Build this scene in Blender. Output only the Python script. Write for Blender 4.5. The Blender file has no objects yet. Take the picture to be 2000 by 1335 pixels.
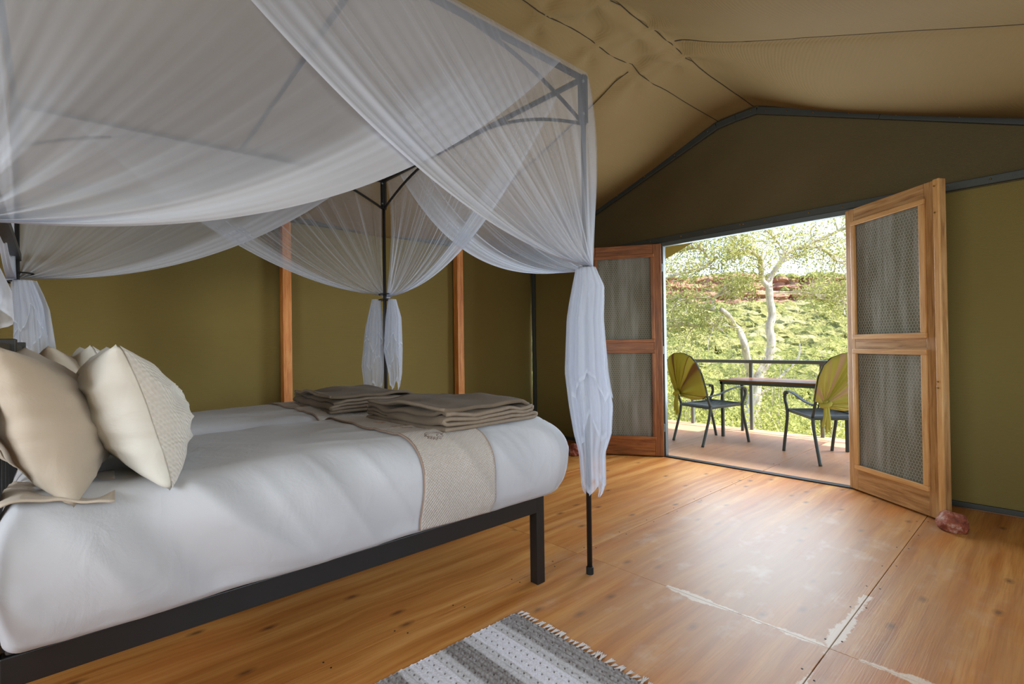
import bpy, bmesh, math, random
import numpy as np
from mathutils import Vector, Matrix, noise
random.seed(7); rng = np.random.default_rng(7)
sc = bpy.context.scene
COL = sc.collection
PI = math.pi

# ------------------------------------------------------------------ camera, world, lights, exposure
H = 1.17
a = math.radians(47.5)
Fh = np.array([math.cos(a), math.sin(a), 0.0]); Rt = np.array([math.sin(a), -math.cos(a), 0.0]); Up = np.array([0, 0, 1.0])
pit, rol = math.radians(0.38), math.radians(0.8)
F2 = Fh*math.cos(pit)+Up*math.sin(pit); U2 = Up*math.cos(pit)-Fh*math.sin(pit)
R3 = Rt*math.cos(rol)-U2*math.sin(rol); U3 = U2*math.cos(rol)+Rt*math.sin(rol)
cam = bpy.data.cameras.new('camera'); co = bpy.data.objects.new('camera', cam); COL.objects.link(co)
M = Matrix.Identity(4)
for i in range(3):
    M[i][0] = R3[i]; M[i][1] = U3[i]; M[i][2] = -F2[i]
M[2][3] = H
co.matrix_world = M
cam.sensor_width = 36; cam.lens = 981/2000*36; cam.clip_start = 0.05; cam.clip_end = 500
sc.camera = co

sc.view_settings.view_transform = 'Standard'; sc.view_settings.look = 'None'
sc.view_settings.gamma = 1; sc.view_settings.use_curve_mapping = False
sc.view_settings.exposure = 0.16
sc.cycles.max_bounces = 8; sc.cycles.diffuse_bounces = 5; sc.cycles.glossy_bounces = 3
sc.cycles.transparent_max_bounces = 24; sc.cycles.transmission_bounces = 4
sc.cycles.use_denoising = True
sc.cycles.sample_clamp_indirect = 4.0
sc.cycles.caustics_reflective = False; sc.cycles.caustics_refractive = False

w = bpy.data.worlds.new('sky'); sc.world = w; w.use_nodes = True
nt = w.node_tree; nt.nodes.clear()
sky = nt.nodes.new('ShaderNodeTexSky'); sky.sky_type = 'NISHITA'; sky.sun_disc = False
sky.sun_elevation = math.radians(52); sky.sun_rotation = math.radians(140); sky.dust_density = 2.0
bg = nt.nodes.new('ShaderNodeBackground'); bg.inputs['Strength'].default_value = 0.58
wo = nt.nodes.new('ShaderNodeOutputWorld')
nt.links.new(sky.outputs[0], bg.inputs[0]); nt.links.new(bg.outputs[0], wo.inputs[0])

def light(name, kind, loc, tgt, energy, color=(1, 1, 1), size=(1, 1)):
    l = bpy.data.lights.new(name, kind); l.energy = energy; l.color = color
    if kind == 'AREA':
        l.shape = 'RECTANGLE'; l.size, l.size_y = size
    o = bpy.data.objects.new(name, l); COL.objects.link(o); o.location = loc
    o.rotation_euler = (Vector(tgt)-Vector(loc)).to_track_quat('-Z', 'Y').to_euler()
    return o
sun = light('sun', 'SUN', (0, 0, 20), (-0.22, 0.50, 20-1.0), 8.6, (1.0, 0.95, 0.86)); sun.data.angle = math.radians(0.6)
light('right_fill_light', 'AREA', (1.9, -0.80, 1.45), (1.9, 5, 1.5), 27, (0.92, 0.97, 1.0), (3.4, 1.1))  # added fill lamp at an unseen side opening, brightens the interior
light('back_fill_light', 'AREA', (-2.35, 0.6, 1.5), (3, 1.2, 2.3), 86, (0.95, 0.98, 1.0), (2.0, 1.2))  # added fill lamp behind the camera, no such source in view
light('door_fill_light', 'AREA', (4.95, 1.95, 1.30), (0, 1.95, 0.9), 66, (0.78, 0.89, 1.0), (1.5, 1.6))  # added area lamp outside the doorway, boosts the daylight coming in

# ------------------------------------------------------------------ helpers
def srgb(r, g, b):
    f = lambda c: ((c/255.0)/12.92 if c/255.0 <= 0.04045 else ((c/255.0+0.055)/1.055)**2.4)
    return (f(r), f(g), f(b), 1.0)

class MB:
    """collects shapes, builds one mesh object"""
    def __init__(s): s.v = []; s.f = []
    def add(s, vs, fs):
        n = len(s.v); s.v.extend([tuple(p) for p in vs]); s.f.extend([tuple(i+n for i in f) for f in fs]); return s
    def box(s, c, d, rot=None):
        c = Vector(c); vs = []
        for z in (-.5, .5):
            for y in (-.5, .5):
                for x in (-.5, .5):
                    p = Vector((x*d[0], y*d[1], z*d[2]))
                    if rot is not None: p = rot @ p
                    vs.append(c+p)
        return s.add(vs, [(0, 2, 3, 1), (4, 5, 7, 6), (0, 1, 5, 4), (2, 6, 7, 3), (0, 4, 6, 2), (1, 3, 7, 5)])
    def bbox(s, x0, x1, y0, y1, z0, z1):
        return s.box(((x0+x1)/2, (y0+y1)/2, (z0+z1)/2), (x1-x0, y1-y0, z1-z0))
    def bar(s, p, q, wd, ht, up=(0, 0, 1)):
        p = Vector(p); q = Vector(q); x = (q-p); L = x.length; x.normalize()
        u = Vector(up); y = u.cross(x)
        if y.length < 1e-4: y = Vector((0, 1, 0)).cross(x)
        y.normalize(); z = x.cross(y)
        R = Matrix((x, y, z)).transposed()
        return s.box((p+q)/2, (L, wd, ht), R)
    def tube(s, pts, rad, n=8, cap=True, flat=1.0):
        pts = [Vector(p) for p in pts]; m = len(pts)
        rads = [rad]*m if not hasattr(rad, '__len__') else list(rad)
        ref = None; vs = []
        for i, p in enumerate(pts):
            t = (pts[min(i+1, m-1)]-pts[max(i-1, 0)]).normalized()
            if ref is None:
                ref = Vector((0, 0, 1)) if abs(t.z) < .9 else Vector((1, 0, 0))
            u = (ref - t*ref.dot(t)).normalized(); ref = u; b = t.cross(u)
            for k in range(n):
                an = 2*PI*k/n
                vs.append(p+(u*math.cos(an)*flat+b*math.sin(an))*rads[i])
        fs = [(i*n+k, i*n+(k+1) % n, (i+1)*n+(k+1) % n, (i+1)*n+k) for i in range(m-1) for k in range(n)]
        if cap: fs += [tuple(range(n-1, -1, -1)), tuple((m-1)*n+k for k in range(n))]
        return s.add(vs, fs)
    def grid(s, fn, nu, nv, closeu=False):
        vs = [fn(i/(nu if closeu else nu), j/nv) for j in range(nv+1) for i in range(nu if closeu else nu+1)]
        W = nu if closeu else nu+1
        fs = [(j*W+i, j*W+(i+1) % W, (j+1)*W+(i+1) % W, (j+1)*W+i) for j in range(nv) for i in range(nu)]
        return s.add(vs, fs)
    def build(s, name, m=None, parent=None, smooth=False, bevel=0, loc=None):
        me = bpy.data.meshes.new(name); me.from_pydata(s.v, [], s.f); me.update()
        o = bpy.data.objects.new(name, me); COL.objects.link(o)
        if m is not None: me.materials.append(m)
        if parent is not None: o.parent = parent
        if loc is not None: o.location = loc
        if smooth: me.polygons.foreach_set('use_smooth', [True]*len(me.polygons))
        if bevel:
            b = o.modifiers.new('edge', 'BEVEL'); b.width = bevel; b.segments = 2; b.limit_method = 'ANGLE'; b.angle_limit = 0.6
        return o

def empty(name, loc=(0, 0, 0), rz=0.0):
    o = bpy.data.objects.new(name, None); COL.objects.link(o); o.location = loc; o.rotation_euler = (0, 0, rz); o.empty_display_size = .05
    return o
def tag(o, label=None, cat=None, group=None, kind=None):
    if label: o['label'] = label
    if cat: o['category'] = cat
    if group: o['group'] = group
    if kind: o['kind'] = kind
    return o
def struct(o): o['kind'] = 'structure'; return o
def copy_tree(o, parent=None):
    c = o.copy(); COL.objects.link(c); c.parent = parent
    for ch in list(o.children): copy_tree(ch, c)
    return c
def attr(o, name, vals):
    at = o.data.attributes.new(name, 'FLOAT', 'POINT'); at.data.foreach_set('value', list(vals))
def N(x, y, z=0.0): return noise.noise(Vector((x, y, z)))
def lerp(p, q, t): return tuple(p[i]+(q[i]-p[i])*t for i in range(len(p)))
def smooth01(x): x = max(0., min(1., x)); return x*x*(3-2*x)
def interp(pts, t):
    t = max(0., min(1., t))*(len(pts)-1); i = min(int(t), len(pts)-2); return Vector(pts[i]).lerp(Vector(pts[i+1]), t-i)
def catmull(pts, k=5):
    P = [Vector(p) for p in pts]; out = []
    for i in range(len(P)-1):
        p0 = P[max(i-1, 0)]; p1 = P[i]; p2 = P[i+1]; p3 = P[min(i+2, len(P)-1)]
        for j in range(k):
            t = j/k
            out.append(.5*((2*p1)+(p2-p0)*t+(2*p0-5*p1+4*p2-p3)*t*t+(3*p1-p0-3*p2+p3)*t**3))
    out.append(P[-1]); return out

# ------------------------------------------------------------------ materials
class NT:
    def __init__(s, name):
        s.m = bpy.data.materials.new(name); s.m.use_nodes = True; s.t = s.m.node_tree; s.t.nodes.clear()
        s.out = s.n('ShaderNodeOutputMaterial')
    def n(s, ty, ins=None, **kw):
        nd = s.t.nodes.new(ty)
        for k, v in kw.items(): setattr(nd, k, v)
        if ins:
            for k, v in ins.items():
                if isinstance(v, bpy.types.NodeSocket): s.t.links.new(v, nd.inputs[k])
                else: nd.inputs[k].default_value = v
        return nd
    def math(s, op, x, y=0.0, clamp=False):
        nd = s.n('ShaderNodeMath', {0: x, 1: y}, operation=op); nd.use_clamp = clamp; return nd.outputs[0]
    def pos(s): return s.n('ShaderNodeNewGeometry').outputs['Position']
    def obj(s): return s.n('ShaderNodeTexCoord').outputs['Object']
    def scale(s, v, sx, sy, sz): return s.n('ShaderNodeMapping', {'Vector': v, 'Scale': (sx, sy, sz)}).outputs[0]
    def noise(s, v, sc_, det=3.0, rough=.5, dist=0.0): return s.n('ShaderNodeTexNoise', {'Vector': v, 'Scale': sc_, 'Detail': det, 'Roughness': rough, 'Distortion': dist}).outputs['Fac']
    def ramp(s, fac, stops):
        nd = s.n('ShaderNodeValToRGB', {'Fac': fac}); cr = nd.color_ramp
        while len(cr.elements) < len(stops): cr.elements.new(0.5)
        for e, (p, c) in zip(cr.elements, stops): e.position = p; e.color = c if len(c) == 4 else (*c, 1)
        return nd.outputs['Color']
    def mix(s, fac, x, y, bt='MIX'):
        nd = s.n('ShaderNodeMix', data_type='RGBA', blend_type=bt)
        for k, v in ((0, fac), (6, x), (7, y)):
            if isinstance(v, bpy.types.NodeSocket): s.t.links.new(v, nd.inputs[k])
            else: nd.inputs[k].default_value = v
        return nd.outputs[2]
    def bump(s, h, st=.3, d=.01): return s.n('ShaderNodeBump', {'Height': h, 'Strength': st, 'Distance': d}).outputs[0]
    def bsdf(s, color, rough=.6, normal=None, metal=0.0, spec=.5, sheen=0.0):
        nd = s.n('ShaderNodeBsdfPrincipled', {'Base Color': color, 'Roughness': rough, 'Metallic': metal, 'Specular IOR Level': spec, 'Sheen Weight': sheen})
        if normal is not None: s.t.links.new(normal, nd.inputs['Normal'])
        s.t.links.new(nd.outputs[0], s.out.inputs[0]); return nd
    def end(s, sh): s.t.links.new(sh, s.out.inputs[0]); return s.m

MT = {}
def simple(name, col, rough=.5, metal=0.0, var=.12, sc_=8.0, bump=.1, spec=.5, sheen=0.0):
    t = NT(name); n = t.noise(t.obj(), sc_, 4)
    c = t.mix(n, tuple(x*(1-var) for x in col[:3])+(1,), tuple(min(1, x*(1+var)) for x in col[:3])+(1,))
    t.bsdf(c, rough, t.bump(t.noise(t.obj(), sc_*6, 2), bump, .004) if bump else None, metal, spec, sheen)
    MT[name] = t.m; return t.m
def canvas_mat(name, col, col2):
    t = NT(name); p = t.pos()
    n = t.noise(p, .9, 4); c = t.mix(n, col, col2)
    n2 = t.noise(t.scale(p, 1, 1, 1), 260, 2)
    c = t.mix(t.math('MULTIPLY', n2, .35), c, tuple(x*.6 for x in col[:3])+(1,))
    wv = t.math('ADD', t.math('SINE', t.math('MULTIPLY', t.n('ShaderNodeSeparateXYZ', {0: p}).outputs[2], 700)), n2)
    nd = t.bsdf(c, .8, t.bump(wv, .25, .0015), 0, .25)
    MT[name] = t.m; return t.m
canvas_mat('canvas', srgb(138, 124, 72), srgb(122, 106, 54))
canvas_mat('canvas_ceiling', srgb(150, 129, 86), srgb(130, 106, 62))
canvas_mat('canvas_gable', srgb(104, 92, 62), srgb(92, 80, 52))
simple('pvc', srgb(62, 66, 62), .55, var=.1); simple('pvc_door', srgb(88, 98, 100), .45, var=.08)
simple('black_steel', srgb(26, 26, 27), .42, .0, .2, 20, .05, .5)
simple('black_rubber', srgb(14, 14, 14), .7)
simple('brass', srgb(190, 160, 90), .3, 1.0)
simple('rail_steel', srgb(96, 106, 106), .45, 0, .08)
simple('chair_metal', srgb(64, 74, 74), .42, 0, .12, 30, .15)
simple('stone', srgb(150, 84, 62), .9, 0, .35, 14, .8)
def stone_mat():
    t = NT('stone_red'); p = t.obj(); n = t.noise(p, 14, 6, .65)
    c = t.ramp(n, [(.3, srgb(84, 44, 34)), (.5, srgb(150, 80, 58)), (.56, srgb(168, 112, 92)), (.64, srgb(188, 160, 148))])
    t.bsdf(c, .85, t.bump(n, .9, .02)); MT['stone_red'] = t.m
stone_mat()
def wood_mat(name, dark, mid, light_, axis=2, rough=.42, sc_=1.0):
    t = NT(name); p = t.obj(); s = [14, 14, 14]; s[axis] = 1.1
    n = t.noise(t.scale(p, *[x*sc_ for x in s]), 3.0, 5, .6, .6)
    n2 = t.noise(t.scale(p, *[x*sc_*3.4 for x in s]), 4.0, 3)
    c = t.ramp(n, [(.28, dark), (.5, mid), (.72, light_)])
    c = t.mix(t.math('MULTIPLY', n2, .30), c, dark)
    t.bsdf(c, rough, t.bump(n2, .15, .003)); MT[name] = t.m
wood_mat('teak_v', srgb(128, 88, 50), srgb(184, 140, 90), srgb(206, 168, 120), 2)
wood_mat('teak_h', srgb(128, 88, 50), srgb(184, 140, 90), srgb(206, 168, 120), 0)
wood_mat('bead_v', srgb(176, 126, 72), srgb(206, 158, 100), srgb(220, 178, 122), 2)
wood_mat('bead_h', srgb(176, 126, 72), srgb(206, 158, 100), srgb(220, 178, 122), 0)
wood_mat('teakdark_v', srgb(84, 48, 24), srgb(138, 84, 44), srgb(170, 112, 62), 2)
wood_mat('teakdark_h', srgb(92, 52, 26), srgb(152, 92, 46), srgb(184, 122, 66), 0)
wood_mat('pine', srgb(176, 96, 44), srgb(222, 146, 76), srgb(238, 180, 110), 2, .5)
wood_mat('table_wood', srgb(80, 50, 28), srgb(112, 74, 44), srgb(140, 98, 62), 1, .35)

def floor_mat(name, outdoor=False):
    t = NT(name); p = t.pos(); xyz = t.n('ShaderNodeSeparateXYZ', {0: p}); X, Y = xyz.outputs[0], xyz.outputs[1]
    oi = t.n('ShaderNodeObjectInfo').outputs['Random']
    off = t.n('ShaderNodeVectorMath', {0: p, 1: t.n('ShaderNodeCombineXYZ', {0: t.math('MULTIPLY', oi, 7.), 1: t.math('MULTIPLY', oi, 13.), 2: t.math('MULTIPLY', oi, 3.)}).outputs[0]}, operation='ADD').outputs[0]
    wob = t.n('ShaderNodeVectorMath', {0: off, 1: t.n('ShaderNodeVectorMath', {0: t.n('ShaderNodeTexNoise', {'Vector': off, 'Scale': 1.7, 'Detail': 2.0}).outputs['Color'], 3: .10}, operation='SCALE').outputs[0]}, operation='ADD').outputs[0]
    g1 = t.noise(t.scale(wob, .42, 9, 1), 1.5, 4, .55)                # broad cathedral bands along x
    g2 = t.noise(t.scale(off, 2.2, 75, 1), 2.0, 3, .6)                # fine grain lines
    base = t.ramp(g1, [(.25, srgb(150, 88, 36)), (.45, srgb(182, 120, 58)), (.6, srgb(200, 142, 76)), (.78, srgb(212, 160, 96))])
    base = t.mix(t.math('MULTIPLY', t.ramp(g2, [(.45, (0, 0, 0)), (.75, (1, 1, 1))]), .45), base, srgb(140, 80, 34))
    # reddish stain patches
    base = t.mix(t.math('MULTIPLY', t.ramp(t.noise(t.scale(p, .5, 1.6, 1), 2.2, 3), [(.5, (0, 0, 0)), (.75, (1, 1, 1))]), .50), base, srgb(186, 104, 46))
    # knots
    vo = t.n('ShaderNodeTexVoronoi', {'Vector': t.scale(off, 2.3, 4.6, 0), 'Scale': 1.0, 'Randomness': 1.0}, voronoi_dimensions='2D')
    kd = t.math('ADD', vo.outputs['Distance'], t.math('MULTIPLY', t.noise(p, 25, 3), .06))
    kc = t.n('ShaderNodeSeparateColor', {0: vo.outputs['Color']}).outputs[0]
    kmask = t.math('GREATER_THAN', kc, .30)
    ring = t.math('MULTIPLY', t.math('MULTIPLY', t.math('SINE', t.math('MULTIPLY', kd, 70)), .5), t.math('SUBTRACT', 1.0, t.math('MULTIPLY', kd, 2.6), True))
    kcore = t.math('MULTIPLY', t.ramp(kd, [(.055, (1, 1, 1)), (.085, (.5, .5, .5)), (.135, (.0, 0, 0))]), kmask)
    base = t.mix(t.math('MULTIPLY', t.math('MULTIPLY', ring, kmask), .35), base, srgb(150, 92, 36))
    base = t.mix(t.math('MULTIPLY', kcore, .8), base, srgb(96, 58, 34))
    # pale worn walkway between door and bed: wear plus doorway sheen painted into the colour
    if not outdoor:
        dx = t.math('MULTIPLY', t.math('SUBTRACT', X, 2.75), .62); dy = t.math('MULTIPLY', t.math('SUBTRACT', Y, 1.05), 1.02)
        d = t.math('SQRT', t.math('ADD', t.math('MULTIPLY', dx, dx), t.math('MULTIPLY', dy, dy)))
        wear_sheen = t.math('ADD', t.math('SUBTRACT', 1.12, d), t.math('MULTIPLY', t.math('SUBTRACT', t.noise(t.scale(p, .8, 2.2, 1), 2.6, 5, .6), .5), 1.5), True)
        base = t.mix(t.math('MULTIPLY', wear_sheen, .70), base, srgb(178, 148, 116))
        scuff = t.math('MULTIPLY', t.ramp(t.noise(t.scale(p, 1.3, 1.8, 1), 3.4, 6, .62), [(.55, (0, 0, 0)), (.74, (1, 1, 1))]), wear_sheen)
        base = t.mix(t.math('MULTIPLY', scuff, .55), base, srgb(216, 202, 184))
        # flaking finish beside the joints
        j1 = t.math('ABSOLUTE', t.math('SUBTRACT', Y, .612)); j2 = t.math('ABSOLUTE', t.math('SUBTRACT', X, 2.178))
        fl = t.noise(t.scale(p, 1, 1, 1), 26, 5, .7); fx = t.noise(p, 2.3, 2)
        e1 = t.math('MULTIPLY', t.math('SUBTRACT', t.math('ADD', t.math('MULTIPLY', fl, .060), t.math('SUBTRACT', t.math('MULTIPLY', fx, .16), .072)), t.math('ADD', j1, .019)), 160, True)
        e1 = t.math('MULTIPLY', e1, t.math('LESS_THAN', X, 2.75))
        e2 = t.math('MULTIPLY', t.math('SUBTRACT', t.math('ADD', t.math('MULTIPLY', fl, .050), t.math('SUBTRACT', t.math('MULTIPLY', fx, .16), .075)), t.math('ADD', j2, .016)), 160, True)
        e2 = t.math('MULTIPLY', e2, t.math('LESS_THAN', Y, 1.3))
        base = t.mix(t.math('MULTIPLY', t.math('MAXIMUM', e1, e2), .75), base, srgb(224, 212, 196))
        rough = .46
    else:
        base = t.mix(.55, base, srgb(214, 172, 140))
        rough = .5
    t.bsdf(base, rough, t.bump(t.math('ADD', g2, t.math('MULTIPLY', g1, .6)), .2, .003), 0, .32)
    MT[name] = t.m
floor_mat('ply'); floor_mat('ply_deck', True)
simple('underfloor', srgb(40, 24, 12), .9)

def net_mat():
    t = NT('net'); den = t.n('ShaderNodeAttribute', attribute_name='den').outputs['Fac']
    lw = t.n('ShaderNodeLayerWeight', {'Blend': .35}).outputs['Facing']
    f = t.math('ADD', den, t.math('MULTIPLY', t.math('POWER', lw, 2.0), .22), True)
    col = srgb(220, 227, 240)
    d = t.n('ShaderNodeBsdfDiffuse', {'Color': col}); tr = t.n('ShaderNodeBsdfTranslucent', {'Color': col})
    m1 = t.n('ShaderNodeMixShader', {0: .38, 1: d.outputs[0], 2: tr.outputs[0]})
    tp = t.n('ShaderNodeBsdfTransparent', {'Color': (1, 1, 1, 1)})
    MT['net'] = t.end(t.n('ShaderNodeMixShader', {0: f, 1: tp.outputs[0], 2: m1.outputs[0]}).outputs[0])
net_mat()
def cotton(name, col, waffle=0.0, sc_=220.0):
    t = NT(name); p = t.obj(); n = t.noise(p, 2.2, 4)
    c = t.mix(n, tuple(x*.95 for x in col[:3])+(1,), col)
    big = t.noise(p, 7, 5, .55, .8); fine = t.noise(p, 500, 2)
    h = t.math('ADD', t.math('MULTIPLY', big, .9), t.math('MULTIPLY', fine, .03))
    if waffle:
        s = t.n('ShaderNodeSeparateXYZ', {0: p})
        wv = t.math('MULTIPLY', t.math('SINE', t.math('MULTIPLY', t.math('ADD', s.outputs[0], 0.0), sc_)), t.math('SINE', t.math('MULTIPLY', t.math('ADD', s.outputs[1], s.outputs[2]), sc_)))
        h = t.math('ADD', h, t.math('MULTIPLY', wv, waffle))
        c = t.mix(t.math('MULTIPLY', t.math('ADD', t.math('MULTIPLY', wv, .5), .5), .35), c, tuple(x*.72 for x in col[:3])+(1,))
    cr = t.math('ABSOLUTE', t.math('SUBTRACT', t.noise(t.scale(p, 1, 1, .6), 5.5, 3, .5, .6), .5)); h = t.math('ADD', h, t.math('MULTIPLY', t.math('SUBTRACT', 1.0, t.math('MULTIPLY', cr, 9.0), True), .12))
    t.bsdf(c, .75, t.bump(h, .40, .018), 0, .3, .15); MT[name] = t.m
cotton('duvet_white', srgb(186, 188, 193)); cotton('pillow_white', srgb(206, 204, 196)); cotton('pillow_taupe', srgb(186, 174, 158))
cotton('runner_waffle', srgb(188, 180, 172), .35, 480); cotton('pillow_waffle', srgb(216, 212, 204), .6, 330)
simple('piping', srgb(148, 126, 112), .8); simple('embroidery', srgb(96, 78, 70), .85); simple('embroidery_brown', srgb(140, 104, 78), .85)
def fleece():
    t = NT('fleece'); p = t.obj(); n = t.noise(p, 9, 4); f = t.noise(p, 320, 3)
    c = t.mix(n, srgb(102, 90, 76), srgb(130, 116, 100)); c = t.mix(t.math('MULTIPLY', f, .4), c, srgb(84, 73, 62))
    t.bsdf(c, .95, t.bump(f, .6, .004), 0, .1, .06); MT['fleece'] = t.m
    t = NT('fleece_binding'); p = t.obj()
    t.bsdf(t.mix(t.noise(p, 40, 2), srgb(118, 105, 90), srgb(138, 124, 108)), .8); MT['fleece_binding'] = t.m
fleece()
def rug_mat():
    t = NT('rug'); cv = t.n('ShaderNodeAttribute', attribute_name='tone').outputs['Fac']
    c = t.ramp(cv, [(0.0, srgb(70, 62, 58)), (.3, srgb(134, 128, 126)), (.62, srgb(200, 200, 200)), (1.0, srgb(240, 240, 250))])
    f = t.noise(t.obj(), 240, 3); c = t.mix(t.math('MULTIPLY', f, .35), c, srgb(96, 90, 88))
    t.bsdf(c, .95, t.bump(f, .8, .004), 0, .1); MT['rug'] = t.m
rug_mat(); simple('rug_yarn', srgb(206, 200, 194), .95)
def mesh_screen():
    t = NT('shade_mesh'); p = t.obj(); n = t.noise(t.scale(p, 9, 9, 1.0), 1.3, 4, .6)
    st = t.ramp(n, [(.42, (0, 0, 0)), (.72, (1, 1, 1))])
    c = t.mix(t.math('MULTIPLY', st, .75), srgb(122, 122, 108), srgb(178, 182, 180))
    f = t.math('SUBTRACT', 1.0, t.math('MULTIPLY', t.noise(p, 600, 1), .22))
    d = t.n('ShaderNodeBsdfDiffuse', {'Color': c}); tr = t.n('ShaderNodeBsdfTransparent')
    MT['shade_mesh'] = t.end(t.n('ShaderNodeMixShader', {0: f, 1: tr.outputs[0], 2: d.outputs[0]}).outputs[0])
mesh_screen(); simple('wire', srgb(190, 190, 180), .5, .3, bump=0)
def chair_cloth():
    t = NT('chair_cloth'); an = t.n('ShaderNodeAttribute', attribute_name='ang').outputs['Fac']
    C1, C2, C3 = srgb(190, 186, 86), srgb(122, 88, 50), srgb(178, 176, 74)
    s = t.ramp(an, [(0, C1), (.07, C1), (.09, C2), (.11, C2), (.13, C1), (.20, C1), (.215, C2), (.235, C1), (.33, C3), (.35, C2), (.38, C2), (.40, C3), (.50, C3), (.515, C2), (.53, C1), (.62, C1), (.64, C2), (.67, C2), (.69, C3), (.80, C3), (.82, C2), (.84, C1), (1., C1)])
    t.bsdf(s, .85, t.bump(t.noise(t.obj(), 180, 2), .3, .002), 0, .2); MT['chair_cloth'] = t.m
chair_cloth()
def cloth_pale():
    t = NT('chair_cloth_pale'); an = t.n('ShaderNodeAttribute', attribute_name='ang').outputs['Fac']
    C1, C2, C3 = srgb(196, 192, 104), srgb(202, 174, 140), srgb(182, 180, 84)
    s = t.ramp(an, [(0, C1), (.07, C1), (.09, C2), (.11, C2), (.13, C1), (.20, C1), (.215, C2), (.235, C1), (.33, C3), (.35, C2), (.38, C2), (.40, C3), (.50, C3), (.515, C2), (.53, C1), (.62, C1), (.64, C2), (.67, C2), (.69, C3), (.80, C3), (.82, C2), (.84, C1), (1., C1)])
    t.bsdf(s, .85, t.bump(t.noise(t.obj(), 180, 2), .3, .002), 0, .2); MT['chair_cloth_pale'] = t.m
cloth_pale()
def leaf_mat(name, c1, c2):
    t = NT(name); r = t.n('ShaderNodeNewGeometry').outputs['Random Per Island']
    c = t.mix(r, c1, c2); d = t.n('ShaderNodeBsdfDiffuse', {'Color': c}); tr = t.n('ShaderNodeBsdfTranslucent', {'Color': c})
    MT[name] = t.end(t.n('ShaderNodeMixShader', {0: .4, 1: d.outputs[0], 2: tr.outputs[0]}).outputs[0])
leaf_mat('leaf', srgb(140, 144, 84), srgb(206, 204, 134)); leaf_mat('leaf_shrub', srgb(134, 142, 78), srgb(206, 206, 126))
def bark():
    t = NT('bark'); n = t.noise(t.scale(t.obj(), 1, 1, .35), 9, 6, .65)
    t.bsdf(t.ramp(n, [(.3, srgb(150, 134, 118)), (.48, srgb(204, 190, 174)), (.7, srgb(232, 224, 212))]), .85, t.bump(n, .6, .02)); MT['bark'] = t.m
bark()
def hill_mats():  # hill and bush colours paled: distance haze is painted in
    t = NT('hill_ground'); p = t.pos(); n = t.noise(p, .35, 6, .65); v = t.n('ShaderNodeTexVoronoi', {'Vector': p, 'Scale': .75}).outputs['Distance']
    c = t.ramp(n, [(.3, srgb(132, 134, 84)), (.5, srgb(166, 164, 106)), (.62, srgb(186, 178, 124)), (.75, srgb(190, 152, 116))])
    c = t.mix(t.ramp(v, [(.1, (0, 0, 0)), (.7, (.7, .7, .7))]), c, srgb(110, 112, 64))
    t.bsdf(c, .95, t.bump(n, 1, .6), 0, .1); MT['hill_ground'] = t.m
    t = NT('cliff_rock'); p = t.pos(); n = t.noise(t.scale(p, 1, 1, .4), .55, 7, .68)
    t.bsdf(t.ramp(n, [(.3, srgb(84, 62, 56)), (.44, srgb(148, 104, 88)), (.55, srgb(180, 136, 116)), (.7, srgb(150, 138, 104))]), .95, t.bump(n, 1, .8), 0, .1); MT['cliff_rock'] = t.m
    for nm, c1, c2 in (('bush_olive', srgb(122, 122, 76), srgb(172, 168, 108)), ('bush_green', srgb(104, 112, 66), srgb(154, 156, 94)), ('bush_pale', srgb(152, 148, 100), srgb(192, 186, 138))):
        t = NT(nm); p = t.pos(); n = t.noise(p, 3.2, 5, .7)
        t.bsdf(t.ramp(n, [(.35, c1), (.62, c2)]), .95, t.bump(n, 1, .4), 0, .05); MT[nm] = t.m
hill_mats()

# ------------------------------------------------------------------ structure: floor
XW = 4.69; YL = 4.68; YR = -0.72; XB = -2.6
fl = struct(MB().bbox(XB, 4.66, YR-.06, YL+.06, -.10, -.021).build('floor', MT['underfloor']))
def panel(x0, x1, y0, y1, parent, mat, z=0.0, name='plank'):
    g = .0008
    o = MB().bbox(x0+g, x1-g, y0+g, y1-g, z-.02, z).build(name, mat, parent, bevel=.0012)
    return o
ys = [(-.74, .610), (.612, 1.843), (1.845, 3.056), (3.058, 4.269), (4.271, 4.74)]
xs = [[-2.6, -.27, 2.176, 4.645], [-2.6, -.27, 2.176, 4.645], [-2.6, -.275, 2.166, 4.645], [-2.6, -1.0, 1.44, 3.88, 4.645], [-2.6, -.3, 2.14, 4.645]]
for (y0, y1), xl in zip(ys, xs):
    for x0, x1 in zip(xl[:-1], xl[1:]): panel(x0, x1, y0, y1, fl, MT['ply'])
sb = MB()                                                   # screw heads along the joints
for y in (.64, .59, 1.87, 1.82, 3.03, 3.09):
    for k in range(18):
        x = -.2+k*.31+random.uniform(-.05, .05)
        sb.tube([(x, y, -.001), (x, y, .0008)], .004, 6)
so = sb.build('screw_heads', MT['black_rubber'], fl); so['kind'] = 'stuff'
threshold = struct(MB().bbox(4.645, 4.71, 1.10, 2.80, -.05, .012).build('trim_1', MT['black_steel'], bevel=.003))

deck = struct(MB().bbox(4.71, 6.97, -.8, 5.2, -.14, -.026).build('deck', MT['underfloor']))
for (y0, y1), xl in zip([(-.6, .62), (.622, 1.846), (1.85, 3.03), (3.034, 4.25), (4.254, 5.2)], [[4.715, 5.9, 6.98], [4.715, 6.98], [4.715, 6.98], [4.715, 6.2, 6.98], [4.715, 6.98]]):
    for x0, x1 in zip(xl[:-1], xl[1:]): panel(x0, x1, y0, y1, deck, MT['ply_deck'], -.005)

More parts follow.
